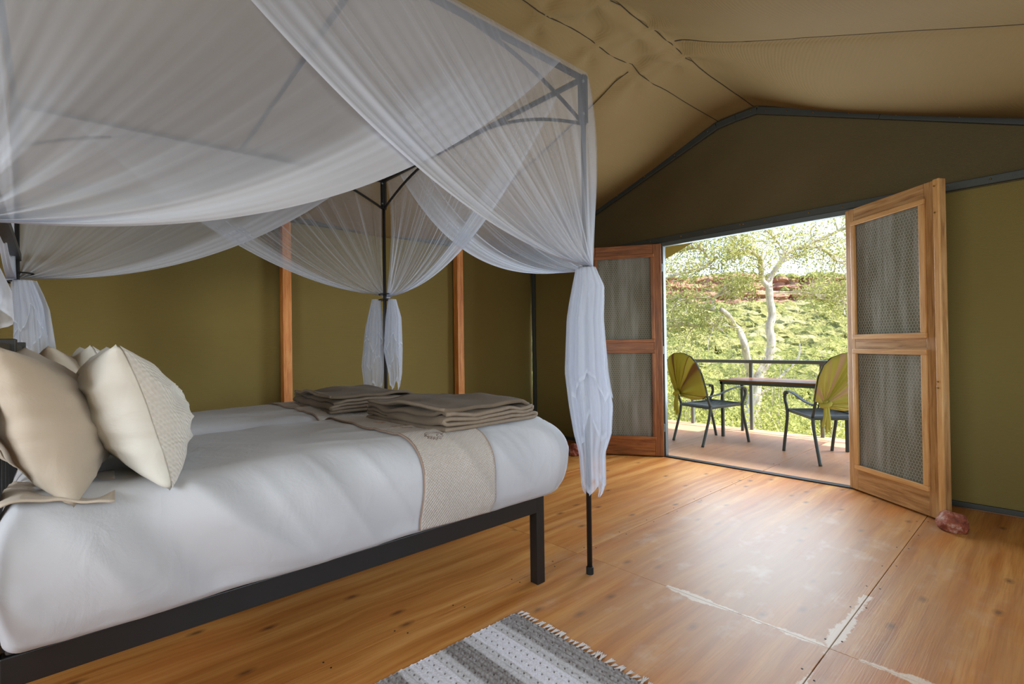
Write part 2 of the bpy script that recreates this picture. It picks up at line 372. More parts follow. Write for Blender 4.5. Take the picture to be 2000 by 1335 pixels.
# ------------------------------------------------------------------ structure: canvas walls and roof
def wallmesh(name, fn, nu, nv, mat, parent=None):
    o = MB().grid(fn, nu, nv).build(name, mat, parent, smooth=True)
    s = o.modifiers.new('cloth', 'SOLIDIFY'); s.thickness = .012; s.offset = 0
    return o
def left_fn(u, v):
    x = XB+(XW-XB)*u; z = 2.42*v
    bil = .03*math.sin(PI*v)*abs(math.sin(PI*(x-1.53)/1.9))+.012*N(x*1.5, z*.9)
    return (x, YL+.03+bil+.006*N(x*6, z*2), z)
struct(wallmesh('wall_left', left_fn, 150, 40, MT['canvas']))
# door wall: profile of the gable
PROF = [(YR, 2.29), (1.82, 3.288), (2.158, 3.265), (YL, 2.36)]
def roof_z(y):
    for (y0, z0), (y1, z1) in zip(PROF[:-1], PROF[1:]):
        if y <= y1 or y1 == YL: return z0+(z1-z0)*(y-y0)/(y1-y0)
D0, D1, DH = 1.135, 2.765, 2.215
def fw(y, z):
    g = smooth01((z-2.2)/.2)*smooth01((roof_z(y)-z)/.25)
    fold = .03*g*math.sin(7*(y+z*.6))*N(y*.8, z)+.02*g
    return (XW+.012*N(y*1.3, z*1.2, 3)+fold+.004*N(y*7, z*5), y, z)
def rect_fn(y0, y1, z0, ztop):
    return lambda u, v: fw(y0+(y1-y0)*u, z0+(ztop(y0+(y1-y0)*u)-z0)*v)
wf = MB()
def low(y): return 2.24
wf.grid(rect_fn(YR, D0, 0, low), 30, 24); wf.grid(rect_fn(D1, YL+.03, 0, low), 30, 24)
wfo = struct(wf.build('wall_front', MT['canvas'], smooth=True))
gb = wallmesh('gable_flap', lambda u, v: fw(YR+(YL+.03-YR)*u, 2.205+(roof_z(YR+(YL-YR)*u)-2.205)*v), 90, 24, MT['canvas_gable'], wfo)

# roof: three canvas slopes with sag and tension folds
nodes = [(2.30, 2.19), (2.81, 2.195), (3.36, 2.20), (3.44, 1.90), (2.97, 1.90), (2.5, 1.88)]
def roof_fn(u, v):
    y = YR-.05+(YL+.10-YR)*v; x = XB+(XW+.02-XB)*u
    z = roof_z(min(max(y, YR), YL))
    # sag between the cross seam (x=3.24) and the gable pipe, and between seams
    if y < 1.82: t = (1.82-y)/2.5
    elif y > 2.158: t = (y-2.158)/2.5
    else: t = 0
    span = math.sin(PI*min(1, max(0, (x-3.24)/1.45))) if x > 3.24 else math.sin(PI*((x-3.24)/1.5 % 1.0))
    side = 1.0 if y < 1.82 else .8
    z -= side*(.10*span*smooth01(t/.3)*(1-.35*t) + .03*smooth01(t/.12)*math.sin(PI*min(1, t)))
    z -= .022*smooth01(1-abs(x-XW)/.18)*0
    # small ruck along cross seam
    z += .012*math.exp(-((x-3.24)/.03)**2)
    # tension folds fanning from the roof bar tie points
    for (nx, ny) in nodes:
        dx, dy = x-nx, y-ny; r = math.hypot(dx, dy)
        if r < .9:
            an = math.atan2(dy, dx)
            z -= .030*math.exp(-r/.28)*(1-math.exp(-r/.10))*math.cos(4*an+nx*2)
            z -= .016*math.exp(-(r/.06)**2)
    z += .014*N(x*.9, y*.9, 5)+.0015*N(x*5, y*3)
    return (x, y, z)
ceil_o = struct(wallmesh('ceiling', roof_fn, 240, 170, MT['canvas_ceiling']))
def seam(pts, name, mat='pvc', r=.004, parent=ceil_o):
    return MB().tube(pts, r, 5).build(name, MT[mat], parent)
def roofpts(x0, y0, x1, y1, n, d=.0095):
    out = []
    for i in range(n+1):
        x = x0+(x1-x0)*i/n; y = y0+(y1-y0)*i/n
        p = roof_fn((x-XB)/(XW+.02-XB), (y-(YR-.05))/(YL+.10-YR)); out.append((p[0], p[1], p[2]-d))
    return out
simple('seam_dark', srgb(58, 48, 30), .9, bump=0)
seam(roofpts(3.24, 1.80, 3.24, -.65, 40), 'seam', 'seam_dark', .0035)
seam(roofpts(3.26, 2.2, 3.26, 4.6, 40), 'seam', 'seam_dark', .003)
seam(roofpts(-2.4, 1.83, 4.66, 1.83, 70), 'seam', 'seam_dark', .003)
seam(roofpts(-2.4, 2.158, 4.66, 2.158, 70), 'seam', 'seam_dark', .003)
# gable pipe with fixing studs, lintel pipe, eave pipe
gp = [(XW-.035, y, roof_z(y)-.045) for y in (YR, 0, .9, 1.80, 1.99, 2.17, 2.6, 3.4, YL)]
def trim(name, pts, wd=.034, mat='pvc', flat=.5):
    return struct(MB().tube(pts, wd, 10, flat=1).build(name, MT[mat], smooth=True))
t1 = MB()
for p, q in zip(gp[:-1], gp[1:]): t1.bar(p, q, .03, .062)
t1o = struct(t1.build('trim_2', MT['pvc'], bevel=.006))
def stud(x, y, z, parent, ax=(-1, 0, 0)):
    A = Vector(ax); p = Vector((x, y, z))
    MB().tube([p, p+A*.004, p+A*.007], [.006, .0055, .002], 6).build('stud', MT['brass'], parent)
for y in [-.3, .1, .45, .8, 1.1, 1.35, 1.55, 1.72, 1.85, 2.25, 2.6, 2.95, 3.3, 3.7, 4.1]:
    stud(XW-.051, y, roof_z(y)-.045, t1o)
t2o = struct(MB().bbox(XW-.035, XW+.02, YR, YL, 2.212, 2.268).build('trim_3', MT['pvc'], bevel=.006))
for y in [.3, .52, .9, 1.16, 1.4, 1.75, 2.3, 2.55, 2.9, 3.4]: stud(XW-.035, y, 2.24, t2o)
# brass press stud pair above the middle of the doorway
for y in (1.935, 1.965): stud(XW-.036, y, 2.245, t2o)
struct(MB().bbox(XB, XW, YL-.03, YL+.02, 2.31, 2.375).build('trim_4', MT['pvc'], bevel=.006))
struct(MB().bbox(XW-.03, XW+.02, YL-.035, YL+.02, 0, 2.36).build('trim_5', MT['pvc'], bevel=.006))
struct(MB().bbox(XB, XW, YL-.01, YL+.03, 0, .05).build('baseboard_left', MT['pvc'], bevel=.004))
struct(MB().bbox(XW-.02, XW+.02, YR, D0-.02, 0, .035).build('baseboard_front', MT['pvc'], bevel=.004))
struct(MB().bbox(XW-.02, XW+.02, D1+.04, YL, 0, .035).build('baseboard_front.001', MT['pvc'], bevel=.004))
# door surround (grey steel)
fr = struct(MB().bbox(XW-.02, XW+.03, D1, D1+.045, 0, 2.215).build('trim_6', MT['pvc_door'], bevel=.004))
struct(MB().bbox(XW-.02, XW+.03, D0-.045, D0, 0, 2.215).build('trim_7', MT['pvc_door'], bevel=.004))
struct(MB().bbox(XW-.025, XW+.03, D0-.05, D1+.05, 2.17, 2.213).build('trim_8', MT['pvc_door'], bevel=.004))
# pine wall posts
for i, x in enumerate((-.40, 1.495, 3.385)):
    wdt = .075 if i < 2 else .085
    struct(MB().bbox(x, x+wdt, YL-.085, YL-.005, 0, 2.31).build('trim_%d' % (9+i), MT['pine'], bevel=.004))
# right wall with long window, rear wall
struct(MB().bbox(XB, .15, YR-.03, YR, 0, 2.3).bbox(3.65, XW, YR-.03, YR, 0, 2.3).bbox(.15, 3.65, YR-.03, YR, 0, .88).bbox(.15, 3.65, YR-.03, YR, 2.02, 2.3).build('wall_right', MT['canvas']))
w1 = struct(MB().bbox(.11, 3.69, YR-.035, YR+.012, .84, .88).bbox(.11, 3.69, YR-.035, YR+.012, 2.02, 2.06).bbox(.11, .15, YR-.035, YR+.012, .88, 2.02).bbox(3.65, 3.69, YR-.035, YR+.012, .88, 2.02).build('window_1', MT['pvc']))
def yz_poly(x, y0, y1, z0, z1): return MB().bbox(x-.02, x, y0, y1, z0, z1)
b = MB().bbox(XB-.02, XB, YR, YL, 0, .88).bbox(XB-.02, XB, YR, -.4, .88, 2.1).bbox(XB-.02, XB, 1.6, YL, .88, 2.1).bbox(XB-.02, XB, YR, YL, 2.1, 2.3)
b.add([(XB, YR, 2.29), (XB, 1.82, 3.29), (XB, 2.158, 3.265), (XB, YL, 2.36), (XB, YL, 2.29)], [(0, 4, 3, 2, 1)])
struct(b.build('wall_back', MT['canvas']))
struct(MB().bbox(XB-.03, XB+.012, -.44, 1.64, .84, .88).bbox(XB-.03, XB+.012, -.44, 1.64, 2.1, 2.14).bbox(XB-.03, XB+.012, -.44, -.4, .88, 2.1).bbox(XB-.03, XB+.012, 1.6, 1.64, .88, 2.1).build('window_2', MT['pvc']))
# fly sheet: outer roof shading the deck; unseen right overhang added to block sun
def fly(u, v):
    y = -2.0+8.2*v; x = XB-.6+(7.0-XB+.6)*u
    z = 3.455-.392*abs(y-1.99)-.03*math.sin(PI*u)
    z -= .16*smooth01((x-4.85)/2.1)
    return (x, y, z+.01*N(x, y))
fo = MB().grid(fly, 60, 60).build('awning', MT['canvas'], smooth=True); struct(fo)

# ------------------------------------------------------------------ door leaves
def door_leaf(name, hinge, ang, L, flip, dark):
    """local: x along leaf from hinge, y = room-facing side (flip), z up"""
    root = empty(name, hinge, ang); struct(root)
    V, Hh = ('teakdark_v', 'teakdark_h') if dark else ('teak_v', 'teak_h')
    BV, BH = ('teakdark_v', 'teakdark_h') if dark else ('bead_v', 'bead_h')
    T = .042; sw = .085; Z0 = .012; Z1 = 2.195; s = flip
    def blk(nm, x0, x1, z0, z1, mat, d0=-T/2, d1=T/2, bv=.004):
        return MB().bbox(x0, x1, min(s*d0, s*d1), max(s*d0, s*d1), z0, z1).build(nm, MT[mat], root, bevel=bv)
    blk('stile', 0, sw, Z0, Z1, V); blk('stile', L-sw-.03, L, Z0, Z1, V)
    blk('rail', sw, L-sw-.03, Z0, .20, Hh); blk('rail', sw, L-sw-.03, 2.075, Z1, Hh); blk('rail', sw, L-sw-.03, 1.09, 1.195, Hh)
    blk('edge_strip', L-.035, L+.004, Z0, Z1, BV, T/2, T/2+.016)
    x0, x1 = sw-.012, L-sw-.018
    for z0, z1 in ((.175, 1.105), (1.18, 2.095)):
        bw = .036; d0, d1 = T/2, T/2+.02
        blk('bead', x0, x0+bw, z0+bw, z1-bw, BV, d0, d1); blk('bead', x1-bw, x1, z0+bw, z1-bw, BV, d0, d1)
        blk('bead', x0, x1, z0, z0+bw, BH, d0, d1); blk('bead', x0, x1, z1-bw, z1, BH, d0, d1)
        # shade netting with soft vertical ripples
        def sh(u, v, z0=z0, z1=z1):
            x = x0+.02+(x1-x0-.04)*u; z = z0+.02+(z1-z0-.04)*v
            return (x, s*(.004+.004*N(x*16, z*2.0, z0)*math.sin(PI*u)), z)
        MB().grid(sh, 60, 40).build('shade_netting', MT['shade_mesh'], root, smooth=True)
        # hexagonal chicken wire in front of it
        wm = MB(); hx = .0235; hy = hx*1.1
        X0, X1, ZA, ZB = x0+bw, x1-bw, z0+bw, z1-bw
        yy = s*.013; r = .00085
        def seg(p, q):
            d = Vector((q[0]-p[0], 0, q[1]-p[1])); n = Vector((-d.z, 0, d.x)).normalized()*r
            wm.add([(p[0]-n.x, yy, p[1]-n.z), (p[0]+n.x, yy, p[1]+n.z), (q[0]+n.x, yy, q[1]+n.z), (q[0]-n.x, yy, q[1]-n.z), ((p[0]+q[0])/2, yy+s*r*1.4, (p[1]+q[1])/2)],
                   [(0, 1, 4), (1, 2, 4), (2, 3, 4), (3, 0, 4)])
        row = 0; z = ZA
        while z < ZB-hy:
            x = X0+(hx/2 if row % 2 else 0)
            while x < X1-hx*.5:
                seg((x, z), (x, z+hy*.5)); seg((x, z+hy*.5), (x+hx/2, z+hy*.8)); 
                if x-hx/2 > X0-.005: seg((x, z+hy*.5), (x-hx/2, z+hy*.8))
                x += hx
            z += hy*.8; row += 1
        wo_ = wm.build('chicken_wire', MT['wire'], root); wo_['kind'] = 'stuff'
    for z in (.3, 1.1, 1.95):
        MB().tube([(-.006, 0, z-.04), (-.006, 0, z+.04)], .008, 8).build('hinge', MT['rail_steel'], root)
    for z in (1.98, 2.15, .9, .86):
        MB().tube([(L-.02, s*(T/2+.016), z), (L-.02, s*(T/2+.022), z)], .005, 8).build('screw', MT['brass'], root)
    return root
hR = (4.668, 1.128, 0); dR = Vector((4.217-4.684, .523-1.139)); angR = math.atan2(dR.y, dR.x)
door_leaf('door_1', hR, angR, .80, -1, False)
hL = (4.640, 2.770, 0); dL = Vector((4.331-4.645, 3.265-2.763)); angL = math.atan2(dL.y, dL.x)
door_leaf('door_2', hL, angL, .785, 1, True)

def stone(name, loc, d, seed, label, rz=0):
    bm = bmesh.new(); bmesh.ops.create_icosphere(bm, subdivisions=4, radius=1)
    for v in bm.verts:
        p = v.co.copy(); k = 1+.22*N(p.x*1.6+seed, p.y*1.6, p.z*1.6)+.10*N(p.x*4+seed, p.y*4, p.z*4)
        q = p*k
        for ax in (Vector((.6, -.5, .6)), Vector((-.8, .2, .55)), Vector((.1, .9, .4))):
            ax.normalize(); t = q.dot(ax)
            if t > .80: q -= ax*(t-.80)*.8
        v.co = Vector((q.x*d[0], q.y*d[1], max(-.62, q.z)*d[2]))
    me = bpy.data.meshes.new(name); bm.to_mesh(me); bm.free()
    o = bpy.data.objects.new(name, me); COL.objects.link(o); me.materials.append(MT['stone_red'])
    o.location = (loc[0], loc[1], .62*d[2]+.002); o.rotation_euler = (0, 0, rz)
    tag(o, label, 'stone', 'stones holding the doors open'); return o
stone('stone', (4.065, .462, 0), (.095, .075, .065), 3., 'reddish rock with pale broken top holding the right door leaf open', .6)
stone('stone', (4.085, 3.49, 0), (.085, .075, .075), 9., 'orange brown rock on the floor by the left door leaf', .2)

# ------------------------------------------------------------------ canopy frame
ZC = 2.545; XH = -.14; XF = 2.018; YN = 1.638; YF = 3.80
cf = empty('canopy_frame', (0, 0, 0)); tag(cf, 'black steel four poster canopy frame standing around the beds', 'canopy frame')
BS = MT['black_steel']
for (x, y) in ((XF, YN), (XF, YF-.06), (XH, YN), (XH, YF+.06)):
    p = MB().tube([(x, y, .03), (x, y, ZC)], .0135, 12).build('post', BS, cf, smooth=True)
    MB().tube([(x, y, .001), (x, y, .034), (x, y, .038)], [.019, .019, .015], 12).build('foot_cap', MT['black_rubber'], p)
    sx = 1 if x == XH else -1; sy = 1 if y < 2 else -1
    br = MB().bbox(x-.022, x+.022, y-.004, y+.004, ZC-.245, ZC).bbox(x-.004, x+.004, y-.022, y+.022, ZC-.245, ZC).bbox(x-.018, x+.018, y-.018, y+.018, ZC-.24, ZC).build('corner_bracket', BS, cf)
    for z in (ZC-.04, ZC-.205):
        MB().tube([(x-.012, y-.012, z), (x-.026, y-.026, z)], .006, 6).build('bolt', MT['rail_steel'], br)
    arcx = [(x+sx*.88*t, y, ZC-.245+.232*(1-(1-t)**1.9)) for t in np.linspace(0, 1, 13)]
    arcy = [(x, y+sy*.88*t, ZC-.245+.232*(1-(1-t)**1.9)) for t in np.linspace(0, 1, 13)]
    for A in (arcx, arcy):
        m = MB()
        for q0, q1 in zip(A[:-1], A[1:]): m.bar(q0, q1, .010, .016)
        m.build('brace', BS, cf)
PT = {'N': (XF, YN), 'F': (XF, YF-.06), 'HN': (XH, YN), 'HF': (XH, YF+.06)}
def rail(p, q, z0=ZC-.012, z1=None, wd=.022, nm='rail'):
    return MB().bar((p[0], p[1], z0), (q[0], q[1], z1 if z1 is not None else z0), wd, wd).build(nm, BS, cf, bevel=.002)
rail(PT['N'], PT['F']); rail(PT['HN'], PT['HF']); rail(PT['N'], PT['HN']); rail(PT['F'], PT['HF'])
rail((.84, YN), (.965, YF+.01), nm='cross_rail', wd=.02)
rail((XH-.005, YN), (XH, YF+.06), 1.69, 1.69, .04, 'head_rail')

# ------------------------------------------------------------------ mosquito net
nr = empty('mosquito_net', (0, 0, 0)); tag(nr, 'white sheer mosquito net draped over the canopy frame and tied at its posts', 'mosquito net')
def streak_fn(seed, amt, n=40):
    r = np.random.default_rng(seed)
    ps = r.uniform(0, 1, n); ws = r.uniform(.0020, .006, n); am = r.uniform(.05, .30, n)*amt
    return lambda u: float(np.sum(am*np.exp(-((u-ps)/ws)**2)))
def panel_net(P, Q, ztie, seed, base=.30, out=(0, 0), amt=1.0, k=1.92, s0=.085, toff=(0, 0), band=.18, pleat=1.0):
    """sheer sheet hung along the rail P-Q and swept to the tie on post P; out = outward offset so that it passes outside the frame"""
    P = np.array(P)+np.array(out)*.6; Q = np.array(Q)+np.array(out)*.6; nu, nv = 260, 50; st = streak_fn(seed, amt)
    dirv = (Q-P); L = np.linalg.norm(dirv); dirv = dirv/L; nrm = np.array([-dirv[1], dirv[0]]); O = np.array(out)
    T = P+np.array(toff)
    vs = []; den = []
    r = np.random.default_rng(seed+50); ph = r.uniform(0, 6, 5)
    sts = [st(i/nu) for i in range(nu+1)]
    for j in range(nv+1):
        t = j/nv
        for i in range(nu+1):
            u0 = i/nu; ue = u0**.85; u = ue*(1-s0)
            if ue > .80: pass
            S = P+(Q-P)*u
            kk = 1+(k-1)*ue**1.5
            xy = S+(T-S)*t
            z = ZC+.006+(ztie-ZC)*(1-(1-t)**kk)
            env = math.sin(PI*min(1, t*.98+.01))
            pl = pleat*(.006*math.sin(ue*150+ph[0]+2*math.sin(ue*9+ph[1]))+.007*math.sin(ue*64+ph[2]))*env*(.3+.9*t)
            bun = .020*math.sin(ue*38+ph[3])*t**5
            soft = .03*math.sin(PI*ue)*math.sin(PI*t)*math.sin(ue*7+ph[4])
            p = xy+nrm*(pl+bun+soft)+O*(.4+1.3*math.sin(PI*min(1, t**.8))*(1-ue)**2)
            vs.append((p[0], p[1], z+.020*(ue-.5)*t**5))
            gather = .38*t**3.2+.58*smooth01((ue-(1-band))/(.45*band))*smooth01(t*2.6)*(.86+.14*math.sin(ue*170+ph[4]))
            d = base+sts[i]*(.25+.75*smooth01(t*1.8))+gather+.18*smooth01((ue-.975)/.02)
            den.append(min(.92, d))
    m = MB(); m.v = vs
    W = nu+1
    m.f = [(j*W+i, j*W+i+1, (j+1)*W+i+1, (j+1)*W+i) for j in range(nv) for i in range(nu)]
    o = m.build('net_panel', MT['net'], nr, smooth=True); attr(o, 'den', den); return o
ZT = 1.565
HNx = PT['HN']; HFx = PT['HF']; Nx = PT['N']; Fx = PT['F']
panel_net(Nx, HNx, ZT-.01, 1, .26, (0, -.030), 1.0)                      # near side, swept to the near foot post
panel_net(HNx, Nx, 1.45, 2, .36, (0, -.015), .10, toff=(-.03, 0), band=.24, pleat=.12)                       # near side, swept to the near head post
panel_net(Fx, HFx, 1.585, 3, .24, (0, .02), 1.0)
panel_net(HFx, Fx, 1.565, 4, .40, (0, .01), .2, pleat=.3)
panel_net(Nx, Fx, ZT-.02, 5, .20, (.050, 0), 1.0, k=2.3)
panel_net(Fx, Nx, 1.575, 6, .20, (.030, 0), 1.1, k=2.2)
panel_net(HNx, HFx, 1.5, 7, .24, (-.02, 0)); panel_net(HFx, HNx, 1.56, 8, .24, (-.02, 0))
m = MB().grid(lambda u, v: (XH+(XF-XH)*u, YN+(YF-YN)*v, ZC+.010-.03*math.sin(PI*u)*math.sin(PI*v)+.006*N(u*6, v*6)), 40, 40)
o = m.build('net_top', MT['net'], nr, smooth=True); attr(o, 'den', [.26+.08*N(v[0]*3, v[1]*3) for v in m.v])

def tail(cx, cy, z0, z1, widths, seed, name='net_tail', yaw=0.0, nlay=3, base=.60):
    """pleated hanging bundle; widths = [(z fraction, lateral left, lateral right, depth)] across the view-facing direction"""
    m = MB(); den = []; r = np.random.default_rng(seed)
    lat = np.array([math.cos(yaw), math.sin(yaw), 0]); dep = np.array([-math.sin(yaw), math.cos(yaw), 0])
    for ly in range(nlay):
        nu, nv = 110, 46; ph = r.uniform(0, 6, 4); zend = z1+(z0-z1)*(.0, .22, .42, .3)[ly % 4]
        sc_ = (1.0, .86, .95, .7)[ly % 4]; dd = (0, -.012, -.022, .01)[ly % 4]
        hem = [r.uniform(0, 1) for _ in range(9)]
        def fn(u, v):
            th = 2*PI*u
            zig = abs(((u*3.5+hem[0]) % 1)*2-1)*.16+abs(((u*6+hem[1]) % 1)*2-1)*.05
            ze = zend+zig*(.9 if ly else .55)
            z = z0+(ze-z0)*v
            f = (z0-z)/(z0-z1)
            for (f0, l0, r0, d0), (f1, l1, r1, d1) in zip(widths[:-1], widths[1:]):
                if f <= f1: 
                    q = (f-f0)/(f1-f0); break
            else: q = 1
            q = max(0, min(1, q)); l = l0+(l1-l0)*q; rr = r0+(r1-r0)*q; d = d0+(d1-d0)*q
            pl = 1+(.11*math.sin(th*9+ph[0])+.07*math.sin(th*17+ph[1]+f*2)+.05*math.sin(th*5+ph[2]+f*3))*min(1, f*5+.3)
            cc = (rr-l)/2; c0 = (rr+l)/2
            pt = np.array([cx, cy, 0])+lat*(c0+cc*sc_*math.cos(th)*pl)+dep*(d*sc_*math.sin(th)*pl+dd)
            return (pt[0], pt[1], z)
        n0 = len(m.v); m.grid(fn, nu, nv, closeu=True)
        for j in range(nv+1):
            v = j/nv
            for i in range(nu):
                u = i/nu
                d = base*(.62 if ly else .8)+.16*math.sin(u*2*PI*13+ph[3])*.5+.22*smooth01((v-.955)/.01)
                den.append(max(.12, min(.92, d)))
    o = m.build(name, MT['net'], nr, smooth=True); attr(o, 'den', den); return o
# view-facing lateral axis
YW = math.radians(-42.5)
tail(XF-.005, YN, 1.56, .38, [(0, -.045, .055, .035), (.08, -.06, .095, .05), (.22, -.085, .085, .06), (.45, -.095, .10, .065), (.6, -.075, .125, .06), (.72, -.055, .115, .05), (.8, -.035, .085, .045), (.94, -.025, .085, .04), (1, -.012, .06, .03)], 11, yaw=YW, nlay=3)
YFf = YF-.06
tail(XF-.03, YFf+.03, 1.56, .78, [(0, -.06, .005, .03), (.3, -.11, .02, .05), (.7, -.14, .02, .055), (1, -.12, .0, .04)], 12, yaw=YW, nlay=3, base=.55)
tail(XF+.03, YFf-.03, 1.56, .80, [(0, -.01, .05, .03), (.2, -.03, .085, .05), (.55, -.05, .09, .055), (.8, -.01, .085, .05), (1, .0, .06, .04)], 13, yaw=YW, nlay=3, base=.55)
tail(XH+.02, YF+.04, 1.56, 1.02, [(0, -.03, .075, .03), (.3, -.03, .13, .04), (.75, -.03, .16, .05), (.85, -.02, .11, .05), (1, -.02, .09, .05)], 14, yaw=YW, nlay=3)
tail(XH-.02, YN+.02, 1.50, 1.18, [(0, -.05, .03, .04), (.3, -.09, .06, .05), (.6, -.10, .10, .05), (1, -.12, .10, .05)], 15, yaw=YW, nlay=3)
for (x, y, z, r) in ((XF, YN, 1.56, .048), (XF-.002, YFf, 1.602, .050), (XF-.002, YFf, 1.558, .052), (XH+.015, YF+.055, 1.60, .056), (XH+.015, YF+.055, 1.555, .060), (XH, YN, 1.53, .05)):
    MB().tube([(x+r*math.cos(t)*.95, y+r*math.sin(t)*.8, z+.004*math.cos(t+1)) for t in np.linspace(0, 2*PI, 25)], .0042, 6, cap=False).build('tie_band', MT['black_rubber'], nr, smooth=True)

# ------------------------------------------------------------------ beds
def bed(name, y0, y1, label):
    root = empty(name, ((-.1+1.79)/2, (y0+y1)/2, 0)); tag(root, label, 'bed', 'two single beds pushed together')
    ox, oy = (-.1+1.79)/2, (y0+y1)/2
    def P(nm, x0, x1, ya, yb, z0, z1, bv=.003):
        return MB().bbox(x0-ox, x1-ox, ya-oy, yb-oy, z0, z1).build(nm, BS, root, bevel=bv)
    s = .052
    for x in (-.15, 1.79-s):
        for y in (y0, y1-s):
            if x > 0: P('leg', x, x+s, y, y+s, 0, .432)
    P('side_rail', -.15+s, 1.79-s, y0, y0+.04, .352, .43); P('side_rail', -.15+s, 1.79-s, y1-.04, y1, .352, .43)
    P('foot_rail', 1.79-s+.004, 1.79-.004, y0+s, y1-s, .37, .43)
    for k in range(9):
        x = .05+k*.2; P('slat', x, x+.06, y0+.04, y1-.04, .395, .41)
    # headboard
    for y in (y0, y1-s): P('head_post', -.15, -.15+s, y, y+s, 0, 1.22)
    P('head_rail', -.14, -.11, y0+s, y1-s, 1.155, 1.20); P('head_rail', -.14, -.11, y0+s, y1-s, .60, .64)
    for k in range(5):
        y = y0+.12+k*(y1-y0-.24)/4; P('spindle', -.135, -.115, y-.01, y+.01, .64, 1.155)
    return root
bed('bed', 1.735, 2.648, 'single bed with black steel frame nearest the rug')
bed('bed', 2.672, 3.60, 'single bed with black steel frame nearest the pine wall posts')
for (y0, y1, lb) in ((1.738, 2.645, 'dark mattress under the white duvet of the bed nearest the rug'), (2.676, 3.597, 'dark mattress under the white duvet of the bed by the canvas wall')):
    m = MB().bbox(-.09, 1.785, y0, y1, .431, .60).build('mattress', MT['runner_waffle'], bevel=.008)
    simple('mattress_cover', srgb(70, 66, 64), .9); m.data.materials[0] = MT['mattress_cover']; tag(m, lb, 'mattress')

class Duvet:
    """rounded box whose surface can be sampled with an outward offset"""
    def __init__(s, x0, x1, y0, y1, z0, z1, r, seed):
        s.b = (x0, x1, y0, y1, z0, z1); s.r = r; s.seed = seed
    def at(s, p, off=0.0):
        x0, x1, y0, y1, z0, z1 = s.b; r = s.r; p = Vector(p)
        rb = .05
        lo = Vector((x0+r, y0+r, z0+rb)); hi = Vector((x1-r, y1-r, z1-r))
        if p.x < (x0+x1)/2: lo.x = x0+.05
        q = Vector((min(max(p.x, lo.x), hi.x), min(max(p.y, lo.y), hi.y), min(max(p.z, lo.z), hi.z)))
        d = p-q
        if d.length < 1e-6: return p, Vector((0, 0, 1))
        n = d.normalized()
        rr = Vector((r if p.x > hi.x else .05, r, rb if p.z < lo.z else r))
        w = (n.x*rr.x)**2+(n.y*rr.y)**2+(n.z*rr.z)**2
        base = q+Vector((n.x*rr.x, n.y*rr.y, n.z*rr.z))
        S = s.seed
        fz = (base.z-z0)/(z1-z0)
        bulge = .035*math.sin(PI*min(1, max(0, fz)))*max(0, abs(n.y)+max(0, n.x))
        # long soft folds falling from the top edge on the side
        side = max(0, -n.y)
        fold = side*(.040*N(base.x*4.2+base.z*3.2, S, base.z*1.0)+.007*N(base.x*11+base.z*9, S+4, base.z*2)*(1-fz)+.036*N((base.x+base.z*.9)*5.0, S+2, base.z)*smooth01((.75-base.x)/.6))
        foot = max(0, n.x)*(.014*N(base.y*6, S+1, base.z*3)+.010*N(base.y*14, S+9, base.z*6))
        top = max(0, n.z)*(.008*N(base.x*2.4, base.y*2.2, S)+.004*N(base.x*9+base.y*4, base.y*7, S+3))
        corner = .045*smooth01((base.x-(x1-.30))/.30)*smooth01((y0+.30-base.y)/.30)*math.sin(PI*min(1, max(0, fz*.9)))
        rip = corner*.5*math.sin(40*math.atan2(n.y, n.x))*.25
        rg = lambda q, r_, e: max(0., 1-abs(N(q, r_, e))*3.2)**2
        fold += side*(.022*rg(base.x*2.6+base.z*2.6, base.z*.5, S)*smooth01((1.15-base.x)/.9)+.008*rg(base.x*5.5+base.z*3.5, base.z, S+8))
        top += max(0, n.z)*.007*rg(base.x*1.3+base.y*3.0, base.y*2.1-base.x*.6, S+6)
        foot += max(0, n.x)*.010*rg(base.y*5, base.z*3-base.y, S+5)
        lowk = .12+.88*smooth01((fz-.02)/.22)
        return base+n*(bulge+fold*lowk+foot*lowk+top+corner+rip+off), n
    def mesh(s, nx, ny, nz):
        x0, x1, y0, y1, z0, z1 = s.b; m = MB()
        m.grid(lambda u, v: s.at((x0+(x1-x0)*u, y0+(y1-y0)*v, z1))[0], nx, ny)
        m.grid(lambda u, v: s.at((x0+(x1-x0)*u, y0, z0+(z1-z0)*v))[0], nx, nz)
        m.grid(lambda u, v: s.at((x1, y0+(y1-y0)*u, z0+(z1-z0)*v))[0], ny, nz)
        m.grid(lambda u, v: s.at((x1-(x1-x0)*u, y1, z0+(z1-z0)*v))[0], nx, nz)
        m.grid(lambda u, v: s.at((x0, y1-(y1-y0)*u, z0+(z1-z0)*v))[0], ny, nz)
        m.grid(lambda u, v: s.at((x0+(x1-x0)*u, y1-(y1-y0)*v, z0))[0], nx, ny)
        return m
def weld(o, d=.0008):
    bm = bmesh.new(); bm.from_mesh(o.data); bmesh.ops.remove_doubles(bm, verts=bm.verts, dist=d)
    bmesh.ops.recalc_face_normals(bm, faces=bm.faces)
    for f in bm.faces: f.smooth = True
    bm.to_mesh(o.data); bm.free()
